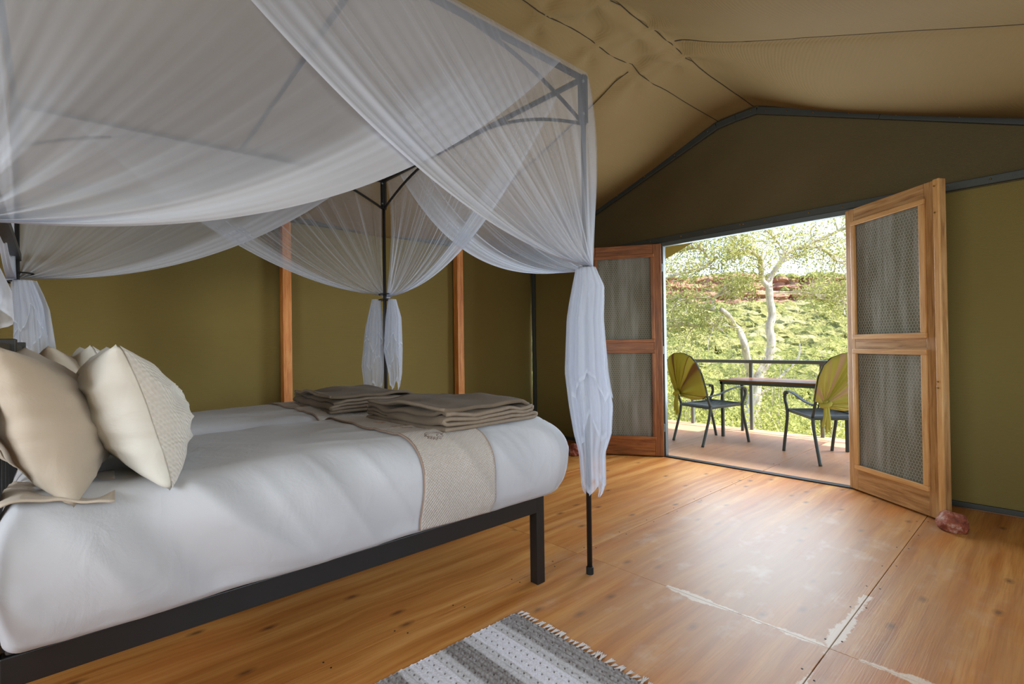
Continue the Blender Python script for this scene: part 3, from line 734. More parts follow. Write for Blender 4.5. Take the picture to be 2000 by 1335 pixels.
def make_bed_linen(y0, y1, z1, seed, which):
    D = Duvet(-.105, 1.885, y0, y1, .418, z1, .135, seed)
    o = D.mesh(150, 70, 34).build('duvet', MT['duvet_white']); weld(o)
    tag(o, {'near': 'white cotton duvet tucked over the bed nearest the rug', 'far': 'white cotton duvet on the bed next to the canvas wall'}[which], 'duvet', 'white duvets')
    # runner across bed
    xa, xb = 1.055, 1.395
    L1 = (z1-.44); Ls = [L1, y1-y0, L1]; tot = sum(Ls)
    def path(t):
        d = t*tot
        if d < L1: return (y0, .44+d)
        d -= L1
        if d < y1-y0: return (y0+d, z1)
        return (y1, z1-(d-(y1-y0)))
    def rf(u, v):
        y, z = path(u); x = xa+(xb-xa)*v+.008*N(y*3, seed)
        return D.at((x, y, z), .006)[0]
    rn = MB().grid(rf, 130, 34).build('bed_runner', MT['runner_waffle'], smooth=True)
    sd = rn.modifiers.new('cloth', 'SOLIDIFY'); sd.thickness = .004; sd.offset = -1
    tag(rn, {'near': 'beige waffle weave runner with embroidered emblem across the bed nearest the rug', 'far': 'beige waffle weave runner across the bed next to the canvas wall'}[which], 'runner', 'waffle bed runners')
    for v in (0, 1):
        pts = [Vector(rf(i/130, v))+Vector((0, 0, .002)) for i in range(131)]
        MB().tube(pts, .0042, 6).build('piping', MT['piping'], rn, smooth=True)
    return D, rn
Dn, runner_n = make_bed_linen(1.70, 2.66, .800, 1.7, 'near')
Df, runner_f = make_bed_linen(2.665, 3.63, .800, 5.3, 'far')
# embroidery on the near runner: small oval animal emblem with two short lines of lettering, and dashes
def stitch(curves, mat, r, parent, nm, D, org, ax, ay):
    m = MB()
    for c in curves:
        pts = []
        for (s, t) in c:
            p = Vector(org)+Vector(ax)*s+Vector(ay)*t
            pts.append(D.at((p.x, p.y, D.b[5]), .0085)[0])
        m.tube(pts, r, 5)
    return m.build(nm, MT[mat], parent)
e = []
arc = lambda cx, cy, rx, ry, a0, a1, n=14: [(cx+rx*math.cos(a0+(a1-a0)*i/n), cy+ry*math.sin(a0+(a1-a0)*i/n)) for i in range(n+1)]
e.append(arc(0, .005, .040, .030, .5, 3.9)); e.append(arc(.004, .006, .030, .020, .2, 2.6)); e.append(arc(-.022, -.004, .012, .014, 1.5, 5.2)); e.append(arc(.024, .008, .014, .010, 2.0, 6.5))
for k in range(6): e.append(arc(-.034+.0135*k, -.016-.003*(k % 2), .0045, .007, .4, 5.6, 8))
for k in range(4): e.append(arc(-.018+.012*k, -.032, .0038, .0055, .2, 5.4, 8))
stitch(e, 'embroidery', .0026, runner_n, 'emblem', Dn, (1.168, 1.762, 0), (.80, -.6, 0), (.6, .8, 0))
for (x, y) in ((1.16, 2.22), (1.165, 2.06), (1.20, 2.03), (1.17, 1.985)):
    stitch([[(-.028+.007*i, .006*math.sin(i*2.1)) for i in range(9)], [(-.02+.007*i, .006*math.cos(i*1.7)-.006) for i in range(7)]], 'embroidery_brown', .0032, runner_n, 'motif', Dn, (x, y, 0), (.7, -.7, 0), (.7, .7, 0))
for (x, y) in ((1.14, 3.32), (1.13, 3.12)):
    stitch([[(-.03+.008*i, .006*math.sin(i*2.1)) for i in range(9)]], 'embroidery_brown', .0045, runner_f, 'motif', Df, (x, y, 0), (.7, -.7, 0), (.7, .7, 0))

# pillows: width along y, height along z, thickness along x; lean = shift of the top edge along -x
def pillow(name, base, wd, ht, th, lean, mat, label, group, seed, rz=0.0, strip=None, pinch=1.0):
    n = 44; vs = []; fs = []
    def T(s, t):
        e = max(0, (1-s**2))*max(0, (1-t**2)); return th*(e**.48)*(1+.10*N(s*2, t*2, seed))
    def outline(s, t):
        # concave edges, pointed corners
        cs = 1-.11*(1-t*t)*1.0*pinch; ct = 1-.15*(1-s*s)*pinch
        return s*cs*wd/2, t*ct*ht/2
    m = MB()
    def face(sg):
        def fn(u, v):
            s, t = u*2-1, v*2-1; y, z = outline(s, t); x = sg*T(s, t)/2
            wr = .010*N(s*3+seed, t*5, seed)*(1-s*s*t*t)+.012*max(0, 1-abs(N(s*1.6+t*.8, t*1.9-s*.5, seed+6))*4)**2*(1-.5*abs(s))+.012*N(s*7, t*7, seed+2)*max(abs(s), abs(t))**4*(1-max(abs(s), abs(t))**12)
            x += sg*wr*(max(0, 1-s**6)*max(0, 1-t**6))
            sagz = -.03*(1-abs(t))*0
            return (x - lean*(z/ht+.5), y+.006*N(t*5, s*2, seed+3), z+ht/2*.93)
        return fn
    A = MB().grid(face(1), n, n); B = MB().grid(lambda u, v: face(-1)(1-u, v), n, n)
    m.add(A.v, A.f).add(B.v, B.f)
    o = m.build(name, MT[mat]); weld(o, .0015)
    o.location = base; o.rotation_euler = (0, 0, rz)
    tag(o, label, 'pillow', group)
    if strip:
        st = MB().grid(lambda u, v: (lambda p: (p[0]+.003, p[1], p[2]))(face(1)(u*strip+.004, v*.985+.008)), 22, 40)
        so = st.build('waffle_panel', MT['pillow_waffle'], o, smooth=True)
    return o
G = 'pillows at the head of the beds'
pillow('pillow', (.250, 2.015, .792), .66, .41, .27, .115, 'pillow_white', 'white pillow with waffle weave panel leaning at the front of the near bed', G, 1.2, -.03, .5)
pillow('pillow', (.052, 2.03, .792), .70, .41, .27, .135, 'pillow_taupe', 'taupe cotton pillow at the near bedside behind the white waffle pillow', G, 4.1, -.04)
pillow('pillow', (.225, 3.04, .80), .66, .41, .24, .115, 'pillow_white', 'white pillow with pointed upper corner leaning on the far bed', G, 7.7, .02, .5)
pillow('pillow', (.115, 3.02, .80), .70, .41, .24, .125, 'pillow_taupe', 'taupe pillow with peaked corner at the head of the far bed', G, 9.3, .0)
# folded sheet edge under the near taupe pillow
sh = MB().grid(lambda u, v: (-.10+.22*u+.02*v, 1.70+.30*v-.03*u, .805+.012*math.sin(u*5+v*3)-.012*u+.008*N(u*4, v*4)), 20, 20).build('folded_sheet', MT['pillow_taupe'], smooth=True)
sd = sh.modifiers.new('cloth', 'SOLIDIFY'); sd.thickness = .006
tag(sh, 'turned back edge of a taupe sheet under the near pillows', 'sheet')

# folded fleece blankets: a ribbon folded back and forth, extruded along y
def blanket(name, loc, rz, W, L, layers, th, seed, label):
    pts = []; half = W/2
    g = th*1.22
    for k in range(layers):
        z = th*.5+k*g; l = half*(1-.03*(k % 3)); sgn = 1 if k % 2 == 0 else -1
        n = 14
        for i in range(n+1):
            x = sgn*(-l+2*l*i/n); pts.append((x, z))
        if k < layers-1:
            for i in range(1, 6):
                an = -PI/2+PI*i/6; pts.append((sgn*(l+math.cos(an)*g*.6), z+g/2+math.sin(an)*g/2))
    npt = len(pts); nv = 36; zt = layers*g
    def pos(i, v):
        x, z = pts[i]; y = (v-.5)*L; f = z/zt
        x2 = x*(1-.05*f)+.012*N(y*5, i*.02, seed)+.030*f*N(y*4, seed, f*6)+.012*N(f*9, y*3, seed)
        z2 = z+f*(.034*N(x*4, y*5, seed)+.016*N(x*12, y*9, seed+3))
        y2 = y*(1-.03*N(i*.2, seed, 0))+.008*N(x*8, f*9, seed)
        # rounded press-down at the edge
        z2 -= .25*z*smooth01((abs(v-.5)*2-.86)/.14)*.5
        z2 = max(z2, z*.72+.0)
        return Vector((x2, y2, z2))
    m = MB()
    for j in range(nv+1):
        for i in range(npt): m.v.append(tuple(pos(i, j/nv)))
    m.f = [(j*npt+i, j*npt+i+1, (j+1)*npt+i+1, (j+1)*npt+i) for j in range(nv) for i in range(npt-1)]
    o = m.build(name, MT['fleece'], smooth=True, loc=loc); o.rotation_euler = (0, 0, rz)
    s = o.modifiers.new('pile', 'SOLIDIFY'); s.thickness = th; s.offset = 0
    tag(o, label, 'blanket', 'folded fleece blankets')
    for v in (0.0, 1.0):
        b = MB().tube([pos(i, v) for i in range(npt)], th*.56, 7).build('binding', MT['fleece_binding'], o, smooth=True)
    # top flap with a turned corner
    fl_ = MB().grid(lambda u, v: (lambda p: (p.x, p.y, p.z))(Vector((-half*.98+W*.94*u, (v-.5)*L*.98+.02*N(u*3, seed), zt+.010+.022*N(u*3, v*3, seed+6)+.05*smooth01((.30-u)/.3)*max(0, N(v*2.3, seed, 1.5)+.15)-.02*smooth01((u-.9)/.1)))), 30, 30).build('top_fold', MT['fleece'], o, smooth=True)
    s = fl_.modifiers.new('pile', 'SOLIDIFY'); s.thickness = th; s.offset = 0
    MB().tube([Vector((-half*.98, (v-.5)*L*.98+.02*N(0, seed), zt+.012+.022*N(0, v*3, seed+6)+.05*max(0, N(v*2.3, seed, 1.5)+.15))) for v in np.linspace(0, 1, 30)], th*.5, 6).build('binding', MT['fleece_binding'], o, smooth=True)
    return o
blanket('blanket', (1.482, 2.09, .806), .05, .56, .64, 4, .0165, 2.0, 'taupe fleece blanket folded in layers on the bed nearest the rug')
blanket('blanket', (1.42, 3.02, .806), -.02, .56, .60, 4, .016, 8.0, 'taupe fleece blanket with curled corner folded on the far bed')

# ------------------------------------------------------------------ rug
def rug():
    x0, x1, y0, y1 = .20, 1.478, .86, 1.612
    pit = .0068; nx = int((x1-x0)/pit); ny = int((y1-y0)/pit)
    rr = random.Random(4); bands = []; x = 0
    seqs = [.42, .44, .72, 1.0, 1.0, .74, .38, .40, .74, 1.0, 1.0, .76]
    vs = []; tone = []
    for j in range(ny+1):
        for i in range(nx+1):
            X = x1-(x1-x0)*i/nx; Y = y0+(y1-y0)*j/ny
            bi = int((x1-X)/.048); tn = seqs[bi % len(seqs)]
            row = i % 3; kn = (j+(i//3)*1) % 2
            z = .010+.004*((row == 1)*(kn*.9+.1))+.0022*rr.random()
            spots = ((i//3) % 2 == 0) and row == 1 and (j % 5 == (2 if (i//6) % 2 else 4))
            t = tn+rr.uniform(-.10, .10)-(.10 if row == 0 else 0)
            if spots: t = .02; z -= .004
            ed = .004*N(X*18, 3) if j in (0, ny) else 0
            vs.append((X, Y+ed+.004*N(X*5, 8), z)); tone.append(max(0, min(1, t)))
    W = nx+1; m = MB(); m.v = vs; m.f = [(j*W+i+1, j*W+i, (j+1)*W+i, (j+1)*W+i+1) for j in range(ny) for i in range(nx)]
    # skirt down to the floor
    b0 = len(m.v); loop = [j*W for j in range(ny+1)]+[ny*W+i for i in range(1, nx+1)]+[j*W+nx for j in range(ny-1, -1, -1)]+[i for i in range(nx-1, 0, -1)]
    for k in loop: m.v.append((m.v[k][0], m.v[k][1], .001)); tone.append(tone[k])
    nL = len(loop)
    m.f += [(loop[k], loop[(k+1) % nL], b0+(k+1) % nL, b0+k) for k in range(nL)]
    o = m.build('rug', MT['rug'], smooth=True); attr(o, 'tone', tone)
    tag(o, 'striped grey and white woven cotton rug with fringed end on the wooden floor', 'rug')
    tb = None
    for k in range(34):
        y = y1-.008-k*.0222
        if tb is None:
            tm = MB()
            for q in (-1, 0, 1): tm.tube([(0, 0, .006), (.012, q*.001, .006), (.024, q*.0035, .0045), (.036, q*.006, .003)], [.0034, .0022, .0022, .0014], 5)
            t = tm.build('tassel', MT['rug_yarn'], o, smooth=True); tb = t.data
        else:
            t = bpy.data.objects.new('tassel', tb); COL.objects.link(t); t.parent = o
        t.location = (x1-.002, y, 0); t.rotation_euler = (0, 0, rr.uniform(-.35, .35)); t.scale = (rr.uniform(1.0, 1.45),)*3
    return o
rug()

# ------------------------------------------------------------------ deck furniture
def railing():
    root = empty('railing', (6.92, 2.2, 0)); tag(root, 'grey steel tube balustrade along the edge of the deck', 'railing')
    for y in (-.55, .29, 1.13, 1.97, 2.81, 3.65, 4.49):
        MB().bbox(-.02, .02, y-.02-2.2, y+.02-2.2, -.05, .89).build('post', MT['rail_steel'], root, bevel=.003)
    MB().bbox(-.025, .025, -3.0, 2.6, .885, .932).build('top_rail', MT['rail_steel'], root, bevel=.006)
    return root
railing()
def table():
    x0, x1, y0, y1 = 6.16, 6.80, 1.50, 2.90; root = empty('table', ((x0+x1)/2, (y0+y1)/2, 0)); cx, cy = (x0+x1)/2, (y0+y1)/2
    tag(root, 'slatted wooden table on thin grey metal legs by the balustrade', 'table')
    n = 6
    for k in range(n):
        xa = x0-cx+(x1-x0)*k/n; MB().bbox(xa+.004, xa+(x1-x0)/n-.004, y0-cy, y1-cy, .682, .704).build('slat', MT['table_wood'], root, bevel=.003)
    fr_ = MB().bbox(x0-cx+.01, x1-cx-.01, y0-cy+.01, y0-cy+.04, .65, .681).bbox(x0-cx+.01, x1-cx-.01, y1-cy-.04, y1-cy-.01, .65, .681).bbox(x0-cx+.01, x0-cx+.04, y0-cy, y1-cy-.01, .65, .681).bbox(x1-cx-.04, x1-cx-.01, y0-cy, y1-cy, .65, .681).build('apron', MT['chair_metal'], root)
    for x in (x0-cx+.015, x1-cx-.05):
        for y in (y0-cy+.015, y1-cy-.05): MB().bbox(x, x+.035, y, y+.035, -.005, .65).build('leg', MT['chair_metal'], root, bevel=.003)
table()
def chair(loc, rz, cloth_mat, label):
    CM = MT['chair_metal']; root = empty('patio_chair', loc, rz); tag(root, label, 'chair', 'metal armchairs on the deck')
    hw = .235
    for s in (1, -1):
        y = s*hw
        fl_ = catmull([(.36, y*1.06, .0), (.325, y*1.06, .15), (.275, y*1.06, .34), (.27, y*1.06, .46), (.315, y*1.06, .56), (.30, y*1.06, .625), (.26, y*1.06, .635)], 5)
        MB().tube(fl_, .0165, 8).build('leg', CM, root, smooth=True)
        bl = catmull([(-.34, y, 0), (-.29, y, .15), (-.235, y, .32), (-.215, y, .44)], 5)
        MB().tube(bl, .016, 8).build('leg', CM, root, smooth=True)
        ar = catmull([(-.235, y*1.02, .56), (-.10, y*1.08, .585), (.08, y*1.12, .64), (.22, y*1.1, .655), (.305, y*1.06, .635), (.312, y*1.06, .60)], 5)
        m = MB()
        for p, q in zip(ar[:-1], ar[1:]): m.bar(p, q+(q-p)*.25, .036, .012)
        m.build('armrest', CM, root, bevel=.003)
    # back frame: posts curving into a rounded top, lattice of slats inside
    bx = lambda z: -.215-.23*((z-.44)/.62)
    arch = [(bx(.44), -hw, .44), (bx(.6), -hw, .6), (bx(.78), -hw, .78), (bx(.93), -hw*.93, .93), (bx(1.0), -hw*.7, 1.0), (bx(1.04), -hw*.3, 1.04), (bx(1.045), 0, 1.045),
            (bx(1.04), hw*.3, 1.04), (bx(1.0), hw*.7, 1.0), (bx(.93), hw*.93, .93), (bx(.78), hw, .78), (bx(.6), hw, .6), (bx(.44), hw, .44)]
    MB().tube(catmull(arch, 4), .014, 8).build('back_frame', CM, root, smooth=True)
    m = MB()
    for k in range(12):
        y = -hw+.035+k*(2*hw-.07)/11; zt = 1.03-.14*(abs(y)/hw)**3
        m.bar((bx(.53), y, .53), (bx(zt), y, zt), .012, .004)
    for z in np.arange(.53, 1.0, .035): m.bar((bx(z), -hw+.02, z), (bx(z), hw-.02, z), .004, .008)
    lo = m.build('back_lattice', CM, root); lo['kind'] = 'stuff'
    sf = MB().bar((-.22, hw, .43), (.275, hw, .45), .022, .03).bar((-.22, -hw, .43), (.275, -hw, .45), .022, .03).bar((.265, -hw, .452), (.265, hw, .452), .025, .03).bar((-.22, -hw, .43), (-.22, hw, .43), .025, .03)
    sf.build('seat_frame', CM, root, bevel=.004)
    for k in range(15):
        x = -.19+k*.031; z = .445+.018*(x+.2)-.012*math.sin(PI*(k/14))
        MB().bar((x, -hw+.01, z), (x, hw-.01, z), .022, .008).build('seat_slat', CM, root)
    # cloth pulled over the back and knotted low at the left rear post
    K = Vector((-.285, hw*.72, .575))
    def edge(t):   # perimeter of the cloth seen from behind, from the left post round over the top to the lower right
        P = [(hw+.012, .60), (hw+.016, .72), (hw+.016, .84), (hw*.96, .95), (hw*.72, 1.02), (hw*.3, 1.06), (0, 1.066), (-hw*.3, 1.06), (-hw*.72, 1.02), (-hw*.96, .95), (-hw-.018, .82), (-hw-.018, .68), (-hw-.010, .575), (-hw*.6, .52), (-hw*.1, .505), (hw*.45, .525)]
        q = interp([(0, p[0], p[1]) for p in P], t); return q.y, q.z
    def shell(side):
        def fn(u, v):
            y, z = edge(u); p = Vector((bx(z), y, z)); 
            r = v
            c = K.copy(); c.x = bx(c.z)
            q = c.lerp(p, r); d = .030*math.sin(PI*min(1, r))**.6*(1 if r < 1 else 0)
            pl = .013*math.sin(u*78+math.sin(u*13)*2)*(1-.55*r)*math.sin(PI*min(1, r*1.0+.02))+.008*N(u*9, r*3)*r*(1-r)*4
            off = -side*(.024+d*.9)-side*pl
            if r > .97: off *= .55
            return (q.x+off, q.y, q.z)
        return fn
    m = MB(); m.grid(shell(1), 150, 26); m.grid(shell(-1), 150, 26)
    an = [i/150 for j in range(27) for i in range(151)]*2
    an2 = [(x+.04*math.sin(x*23)) for x in an]
    c = m.build('cloth_cover', MT[cloth_mat], root, smooth=True); attr(c, 'ang', an2); weld(c, .0006)
    bm = MB(); kb = []
    bm.tube(catmull([K+Vector((-.045, -.035, .015)), K+Vector((-.075, .0, .0)), K+Vector((-.05, .035, -.01)), K+Vector((-.02, .02, .012)), K+Vector((-.06, -.01, .02))], 5), .024, 8)
    for (dy, dz, rr) in ((-.012, -.235, .014), (.02, -.21, .012), (.002, -.26, .012)):
        bm.tube(catmull([K+Vector((-.05, dy*.5, -.005)), K+Vector((-.062, dy, dz*.5)), K+Vector((-.055, dy*1.6, dz*.85)), K+Vector((-.055, dy*1.9, dz))], 4), [.018]+[rr*1.2]*8+[rr]*3+[.006], 7)
    for q in range(9):
        y = -.028+.008*q; bm.tube([K+Vector((-.055, y, -.20)), K+Vector((-.057, y*1.25, -.275-.02*math.sin(q*2.3)))], [.0028, .0016], 4)
    kn = bm.build('cloth_knot', MT[cloth_mat], c, smooth=True); attr(kn, 'ang', [.3]*len(kn.data.vertices))
    return root
def heading(rear, front): return math.atan2(front[1]-rear[1], front[0]-rear[0])
chair((5.785, 2.845, -.005), -.33, 'chair_cloth', 'metal armchair with dark striped green cloth at the left end of the table')
chair((5.72, 1.60, -.005), .76, 'chair_cloth_pale', 'metal armchair with pale striped green cloth nearest the right door leaf')

# ------------------------------------------------------------------ exterior
HX = Vector(Rt); FX = Vector(Fh)
def W3(a_, z, c): return Vector((HX.x*a_+FX.x*c, HX.y*a_+FX.y*c, z))
def hill_h(dv, l):
    pts = [(7.0, -1.6), (10, -2.6), (15, -2.8), (22, -1.9), (33, -.6), (45, 1.1), (62, 3.6), (84, 6.8), (100, 9.0), (140, 9.5), (240, 8)]
    for (d0, z0), (d1, z1) in zip(pts[:-1], pts[1:]):
        if dv <= d1: break
    z = z0+(z1-z0)*(dv-d0)/(d1-d0)
    return z+.5*N(dv*.07, l*.07)*min(1, dv/20)+.25*N(dv*.3, l*.3)
def hill_pt(u, v):
    c = 5.3+(v**1.6)*180; l = (-.55+2.4*u)*(c+6)
    return W3(l, hill_h(c, l), c)
hl = struct(MB().grid(hill_pt, 120, 120).build('hill', MT['hill_ground'], smooth=True))
def cliff():
    m = MB(); nu, nv = 260, 20
    def fn(u, v):
        l = -20+130*u; top = 13.2+1.1*N(l*.06, 1)+.5*N(l*.35, 2)-.018*abs(l-40)
        z = 5.0+(top-5.0)*min(1, v*1.15)
        c = 86+4*N(l*.09, 5)+1.6*N(l*.5, z*.12)+.8*N(l*1.4, z*.5)+(.9 if int(z*1.3) % 2 else 0)+4.5*v
        if v > .87: c += (v-.87)*120; 
        return W3(l, z, c)
    m.grid(fn, nu, nv); return struct(m.build('cliff', MT['cliff_rock']))
cliff()
# bushes on the hill: 240 individuals from four kinds, smaller mass beyond
def blob(name, seed, mat):
    bm = bmesh.new(); bmesh.ops.create_icosphere(bm, subdivisions=3, radius=1)
    for v in bm.verts:
        p = v.co.copy(); k = 1+.30*N(p.x*2.2+seed, p.y*2.2, p.z*2.2)+.28*N(p.x*5+seed, p.y*5, p.z*5)
        q = p*k; v.co = Vector((q.x, q.y, max(-.35, q.z*.78)))
    me = bpy.data.meshes.new(name); bm.to_mesh(me); bm.free(); me.materials.append(MT[mat])
    return me
bl = [blob('bush', 1., 'bush_olive'), blob('bush', 5., 'bush_green'), blob('bush', 9., 'bush_pale'), blob('bush', 13., 'bush_olive')]
rb = random.Random(11); placed = []
k = 0
while k < 270:
    c = 26+58*rb.random()**.8; l = c*rb.uniform(.22, .76); r = rb.uniform(.75, 1.5)*(.8+c/130)
    if any((c-p[0])**2+(l-p[1])**2 < (r*.55+p[2]*.55)**2 for p in placed): 
        if rb.random() < .9: continue
    placed.append((c, l, r)); z = hill_h(c, l)
    o = bpy.data.objects.new('bush', bl[rb.choice((0, 0, 1, 2, 3))]); COL.objects.link(o)
    o.location = W3(l, z+.1, c); o.scale = (r*rb.uniform(.9, 1.2), r*rb.uniform(.9, 1.2), r*rb.uniform(.7, .95)); o.rotation_euler = (0, 0, rb.uniform(0, 6))
    tag(o, 'rounded green bush among many on the sunny hillside beyond the deck', 'bush', 'bushes on the hillside'); k += 1
m = MB()
base_me = bl[0]
bv = [v.co.copy() for v in base_me.vertices]; bf = [tuple(p.vertices) for p in base_me.polygons]
bm_small = bmesh.new(); bmesh.ops.create_icosphere(bm_small, subdivisions=2, radius=1)
sv = []
for v in bm_small.verts:
    p = v.co; sv.append(p*(1+.35*N(p.x*3, p.y*3, p.z*3)))
sf_ = [tuple(v.index for v in f.verts) for f in bm_small.faces]; bm_small.free()
for k in range(1500):
    c = rb.uniform(18, 104); l = c*rb.uniform(.05, .95); r = rb.uniform(.45, 1.1); z = hill_h(c, l)
    if c > 84: z += 2.5*(c > 92)
    ctr = W3(l, z+.1, c); m.add([ctr+Vector((p.x*r, p.y*r, p.z*r*.75)) for p in sv], sf_)
o = m.build('undergrowth', MT['bush_green'], smooth=False); tag(o, 'low scrub covering the hillside between the bushes', 'scrub', kind='stuff')
# trees on the cliff top and slope foot
m = MB()
for k in range(150):
    l = rb.uniform(8, 85); top = 13.0+1.1*N(l*.06, 1); r = rb.uniform(.5, 1.1)
    ctr = W3(l, top+.2, 92.5+rb.uniform(0, 5)); m.add([ctr+Vector((p.x*r, p.y*r, p.z*r*.8)) for p in sv], sf_)
o = m.build('cliff_scrub', MT['bush_green']); tag(o, 'dark scrub fringing the top of the red cliff', 'scrub', kind='stuff')

def leaf_cloud(centers, per, spread, size, rr, flat=.6):
    m = MB()
    for (p, w_) in centers:
        for _ in range(int(per*w_)):
            q = p+Vector((rr.gauss(0, spread), rr.gauss(0, spread), rr.gauss(0, spread*flat)))
            s = size*rr.uniform(.6, 1.3); n = Vector((rr.gauss(0, 1), rr.gauss(0, 1), rr.gauss(.5, 1))).normalized()
            t = n.orthogonal().normalized(); t = (Matrix.Rotation(rr.uniform(0, 6.28), 3, n) @ t); b_ = n.cross(t)
            m.add([q-t*s, q-b_*s*.42+n*s*.08, q+t*s, q+b_*s*.42+n*s*.08], [(0, 1, 2, 3)])
    return m
BR = {
    'stemR': ([(5.32, 0.02), (5.39, 0.41), (5.58, 0.74), (5.68, 1.14), (5.64, 1.47), (5.71, 1.75), (5.66, 2.09), (5.65, 2.35)], .100, .075, 0),
    'R_left': ([(5.65, 2.35), (5.52, 2.54), (5.39, 2.77), (5.24, 2.99), (5.02, 3.09), (4.8, 3.03), (4.52, 3.03)], .062, .042, -.5),
    'R_left2': ([(4.52, 3.03), (4.38, 2.93), (4.15, 2.78), (3.84, 2.68), (3.42, 2.59)], .038, .018, -.4),
    'R_left3': ([(4.52, 3.03), (4.4, 3.06), (4.24, 3.21), (4.01, 3.26), (3.73, 3.22), (3.3, 3.3)], .036, .012, .3),
    'R_right': ([(5.65, 2.35), (5.77, 2.59), (5.92, 2.87), (6.05, 3.07), (6.31, 3.2), (6.6, 3.3), (6.99, 3.27), (7.38, 3.02), (7.8, 2.95)], .068, .014, .5),
    'R_right2': ([(6.31, 3.2), (6.65, 3.35), (7.05, 3.53), (7.45, 3.69), (7.9, 3.75)], .042, .014, -.3),
    'R_up': ([(6.05, 3.07), (5.98, 3.38), (5.76, 3.61), (5.54, 3.83)], .028, .010, .3),
    'R_up2': ([(4.8, 3.03), (4.9, 3.35), (4.75, 3.7), (4.6, 3.95)], .026, .009, -.4),
    'stemL': ([(5.32, 0.02), (5.26, 0.41), (5.1, 0.81), (4.99, 1.15), (4.95, 1.43), (4.85, 1.52), (4.63, 1.73), (4.44, 1.88)], .090, .05, -.2),
    'L1': ([(4.44, 1.88), (4.16, 1.94), (3.88, 2.0), (3.71, 2.03), (3.41, 1.93)], .036, .014, -.3),
    'L2': ([(4.85, 1.52), (4.66, 1.46), (4.38, 1.54), (4.04, 1.54), (3.76, 1.57), (3.4, 1.5)], .042, .014, .4),
    'L3': ([(4.44, 1.88), (4.5, 2.11), (4.61, 2.22), (4.84, 2.25), (5.06, 2.27), (5.35, 2.37)], .036, .010, .3),
    'L4': ([(4.63, 1.73), (4.44, 1.62), (4.21, 1.58)], .026, .010, -.3),
    'twigR': ([(5.71, 2.26), (6.07, 2.27), (6.52, 2.25), (6.86, 2.16), (7.08, 2.15), (7.36, 2.2), (7.7, 2.2)], .022, .010, .5),
    'twigR2': ([(7.08, 2.15), (7.19, 2.05), (7.36, 1.99), (7.6, 1.9)], .016, .007, .2),
    'base': ([(4.90, -2.9), (5.0, -1.21), (5.15, -0.71), (5.24, -0.31), (5.32, 0.02)], .24, .13, 0),
    'base2': ([(5.15, -0.71), (5.36, -0.2), (5.93, 0.35), (6.38, 0.79), (6.61, 1.12)], .05, .014, .4),
}
def tree():
    rr = random.Random(3); C = 11.0
    root = empty('tree', W3(4.9, -2.9, C)); tag(root, 'spreading pale barked tree with forked trunk and feathery leaves behind the balustrade', 'tree')
    org = root.location
    tm = MB(); cents = []; bmesh_br = {}
    tw = MB()
    for nm, (pl, r0, r1, dd) in BR.items():
        n = len(pl); P = [W3(a_, z, C+dd*(i/(n-1))**1.2*1.2 + (0 if nm in ('stemR', 'base') else .12*math.sin(i*1.7)))-org for i, (a_, z) in enumerate(pl)]
        cp = catmull(P, 6); mm = len(cp); rad = [r0+(r1-r0)*i/(mm-1) for i in range(mm)]
        bmn = 'trunk' if nm in ('stemR', 'stemL', 'base') else 'branch'
        MB().tube(cp, rad, 9).build(bmn, MT['bark'], root, smooth=True)
        if bmn == 'branch':
            for q in range(int(mm*.9)):
                if nm in ('base2',): break
                i = rr.randrange(mm//4, mm); p = cp[i]; t = (cp[min(i+1, mm-1)]-cp[max(i-1, 0)]).normalized()
                d = (t+Vector((rr.gauss(0, .8), rr.gauss(0, .8), rr.gauss(.25, .5)))).normalized(); L = rr.uniform(.35, .95)
                pts = [p]; cur = p; dd_ = d
                for s in range(5):
                    dd_ = (dd_+Vector((rr.gauss(0, .25), rr.gauss(0, .25), rr.gauss(.02, .2)))).normalized(); cur = cur+dd_*L/5; pts.append(cur)
                    if s >= 1: cents.append((cur, 1.0))
                tw.tube(pts, [rad[i]*.5+.006, .013, .011, .009, .007, .004], 4)
    t = tw.build('twigs', MT['bark'], root); t['kind'] = 'stuff'
    # upper crown beyond the modelled limbs
    for _ in range(170):
        a_ = rr.uniform(2.4, 9.0); z = rr.gauss(3.6, .40); cents.append((W3(a_, z, C+rr.gauss(0, .9))-org, .8))
    lf = leaf_cloud(cents, 20, .19, .034, rr).build('foliage', MT['leaf'], root); lf['kind'] = 'stuff'
    return root
tree()
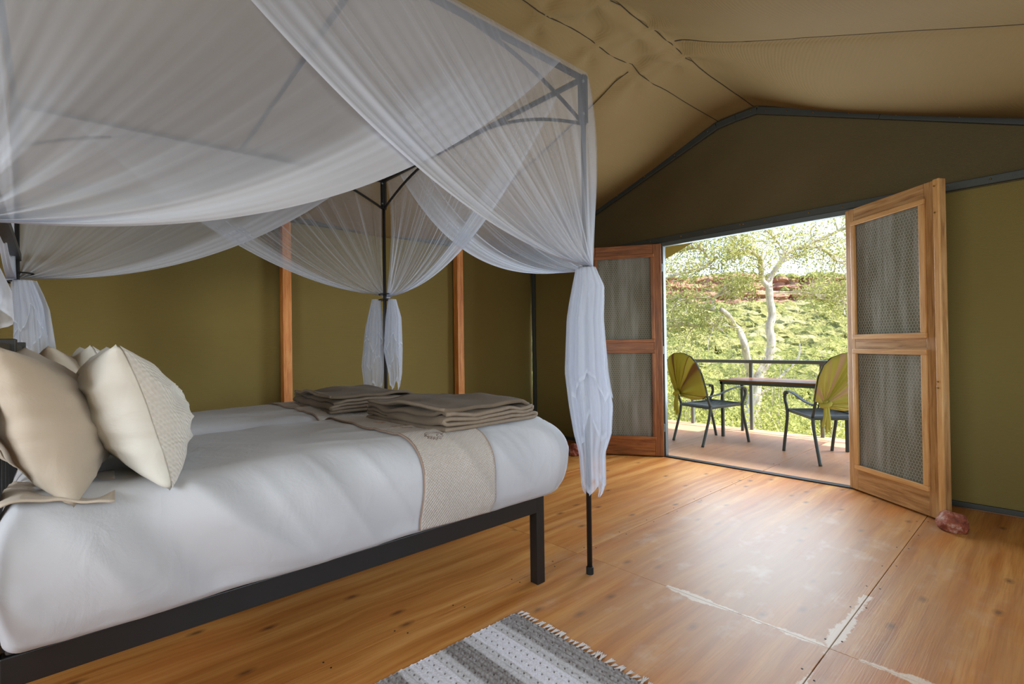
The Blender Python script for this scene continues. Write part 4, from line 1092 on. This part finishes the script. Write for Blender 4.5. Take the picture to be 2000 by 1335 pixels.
def shrub(idx, a_, c, zt, zb, wd, label, mat='leaf_shrub', n=260, size=.036):
    rr = random.Random(100+idx); root = empty('shrub', W3(a_, zb, c)); tag(root, label, 'shrub', 'shrubs below the deck')
    org = root.location; tm = MB(); cents = []
    for k in range(12):
        an = rr.uniform(0, 6.28); tip = Vector((math.cos(an)*wd*rr.uniform(.2, 1), math.sin(an)*wd*rr.uniform(.2, 1), (zt-zb)*rr.uniform(.65, 1.0)))
        pts = [Vector((0, 0, 0)), tip*.4+Vector((rr.gauss(0, .1), rr.gauss(0, .1), .15*(zt-zb))), tip*.75+Vector((0, 0, .1)), tip]
        cp = catmull(pts, 4); tm.tube(cp, [.026-.022*i/(len(cp)-1) for i in range(len(cp))], 5)
        for i in range(3, len(cp)): cents.append((cp[i], 1.0))
    for _ in range(n//3):
        an = rr.uniform(0, 6.28); r = wd*math.sqrt(rr.random()); zz = (zt-zb)*rr.uniform(.15, 1.0)
        cents.append((Vector((math.cos(an)*r, math.sin(an)*r, zz)), 1.0))
    st_ = tm.build('stems', MT['bark'], root)
    st_['kind'] = 'stuff'
    lf = leaf_cloud(cents, 22, .17, size, rr, .8).build('foliage', MT[mat], root); lf['kind'] = 'stuff'
L0 = ['leafy green shrub behind the left chair and the balustrade', 'twiggy green shrub directly behind the middle of the deck table', 'leafy green shrub rising behind the balustrade post by the tree trunk',
      'pale green shrub to the right of the tree trunk below the deck', 'green shrub beyond the right chair and the balustrade', 'tall light shrub at the left edge of the doorway view', 'bushy green shrub hidden partly by the right door leaf']
specs = [(3.1, 9.4, .70, -2.4, 1.0), (4.05, 8.9, -.02, -2.4, .9), (4.3, 12.6, 1.10, -2.7, 1.1), (5.9, 11.5, 1.05, -2.7, 1.1), (5.6, 9.2, .30, -2.4, 1.0), (3.6, 12.8, 1.35, -2.7, 1.0), (7.2, 11.0, 1.15, -2.7, 1.2)]
for i, (sp, lb) in enumerate(zip(specs, L0)): shrub(i, *sp, lb)
rw = random.Random(77); m = MB(); cs = []
for _ in range(420):
    c = rw.uniform(8.2, 16); l = c*rw.uniform(.15, .85); cs.append((W3(l, hill_h(c, l)+rw.uniform(.2, 1.9), c), 1))
o = leaf_cloud(cs, 16, .30, .055, rw).build('undergrowth', MT['leaf_shrub']); tag(o, 'tangle of small leafy growth on the slope just below the deck', 'undergrowth', kind='stuff')
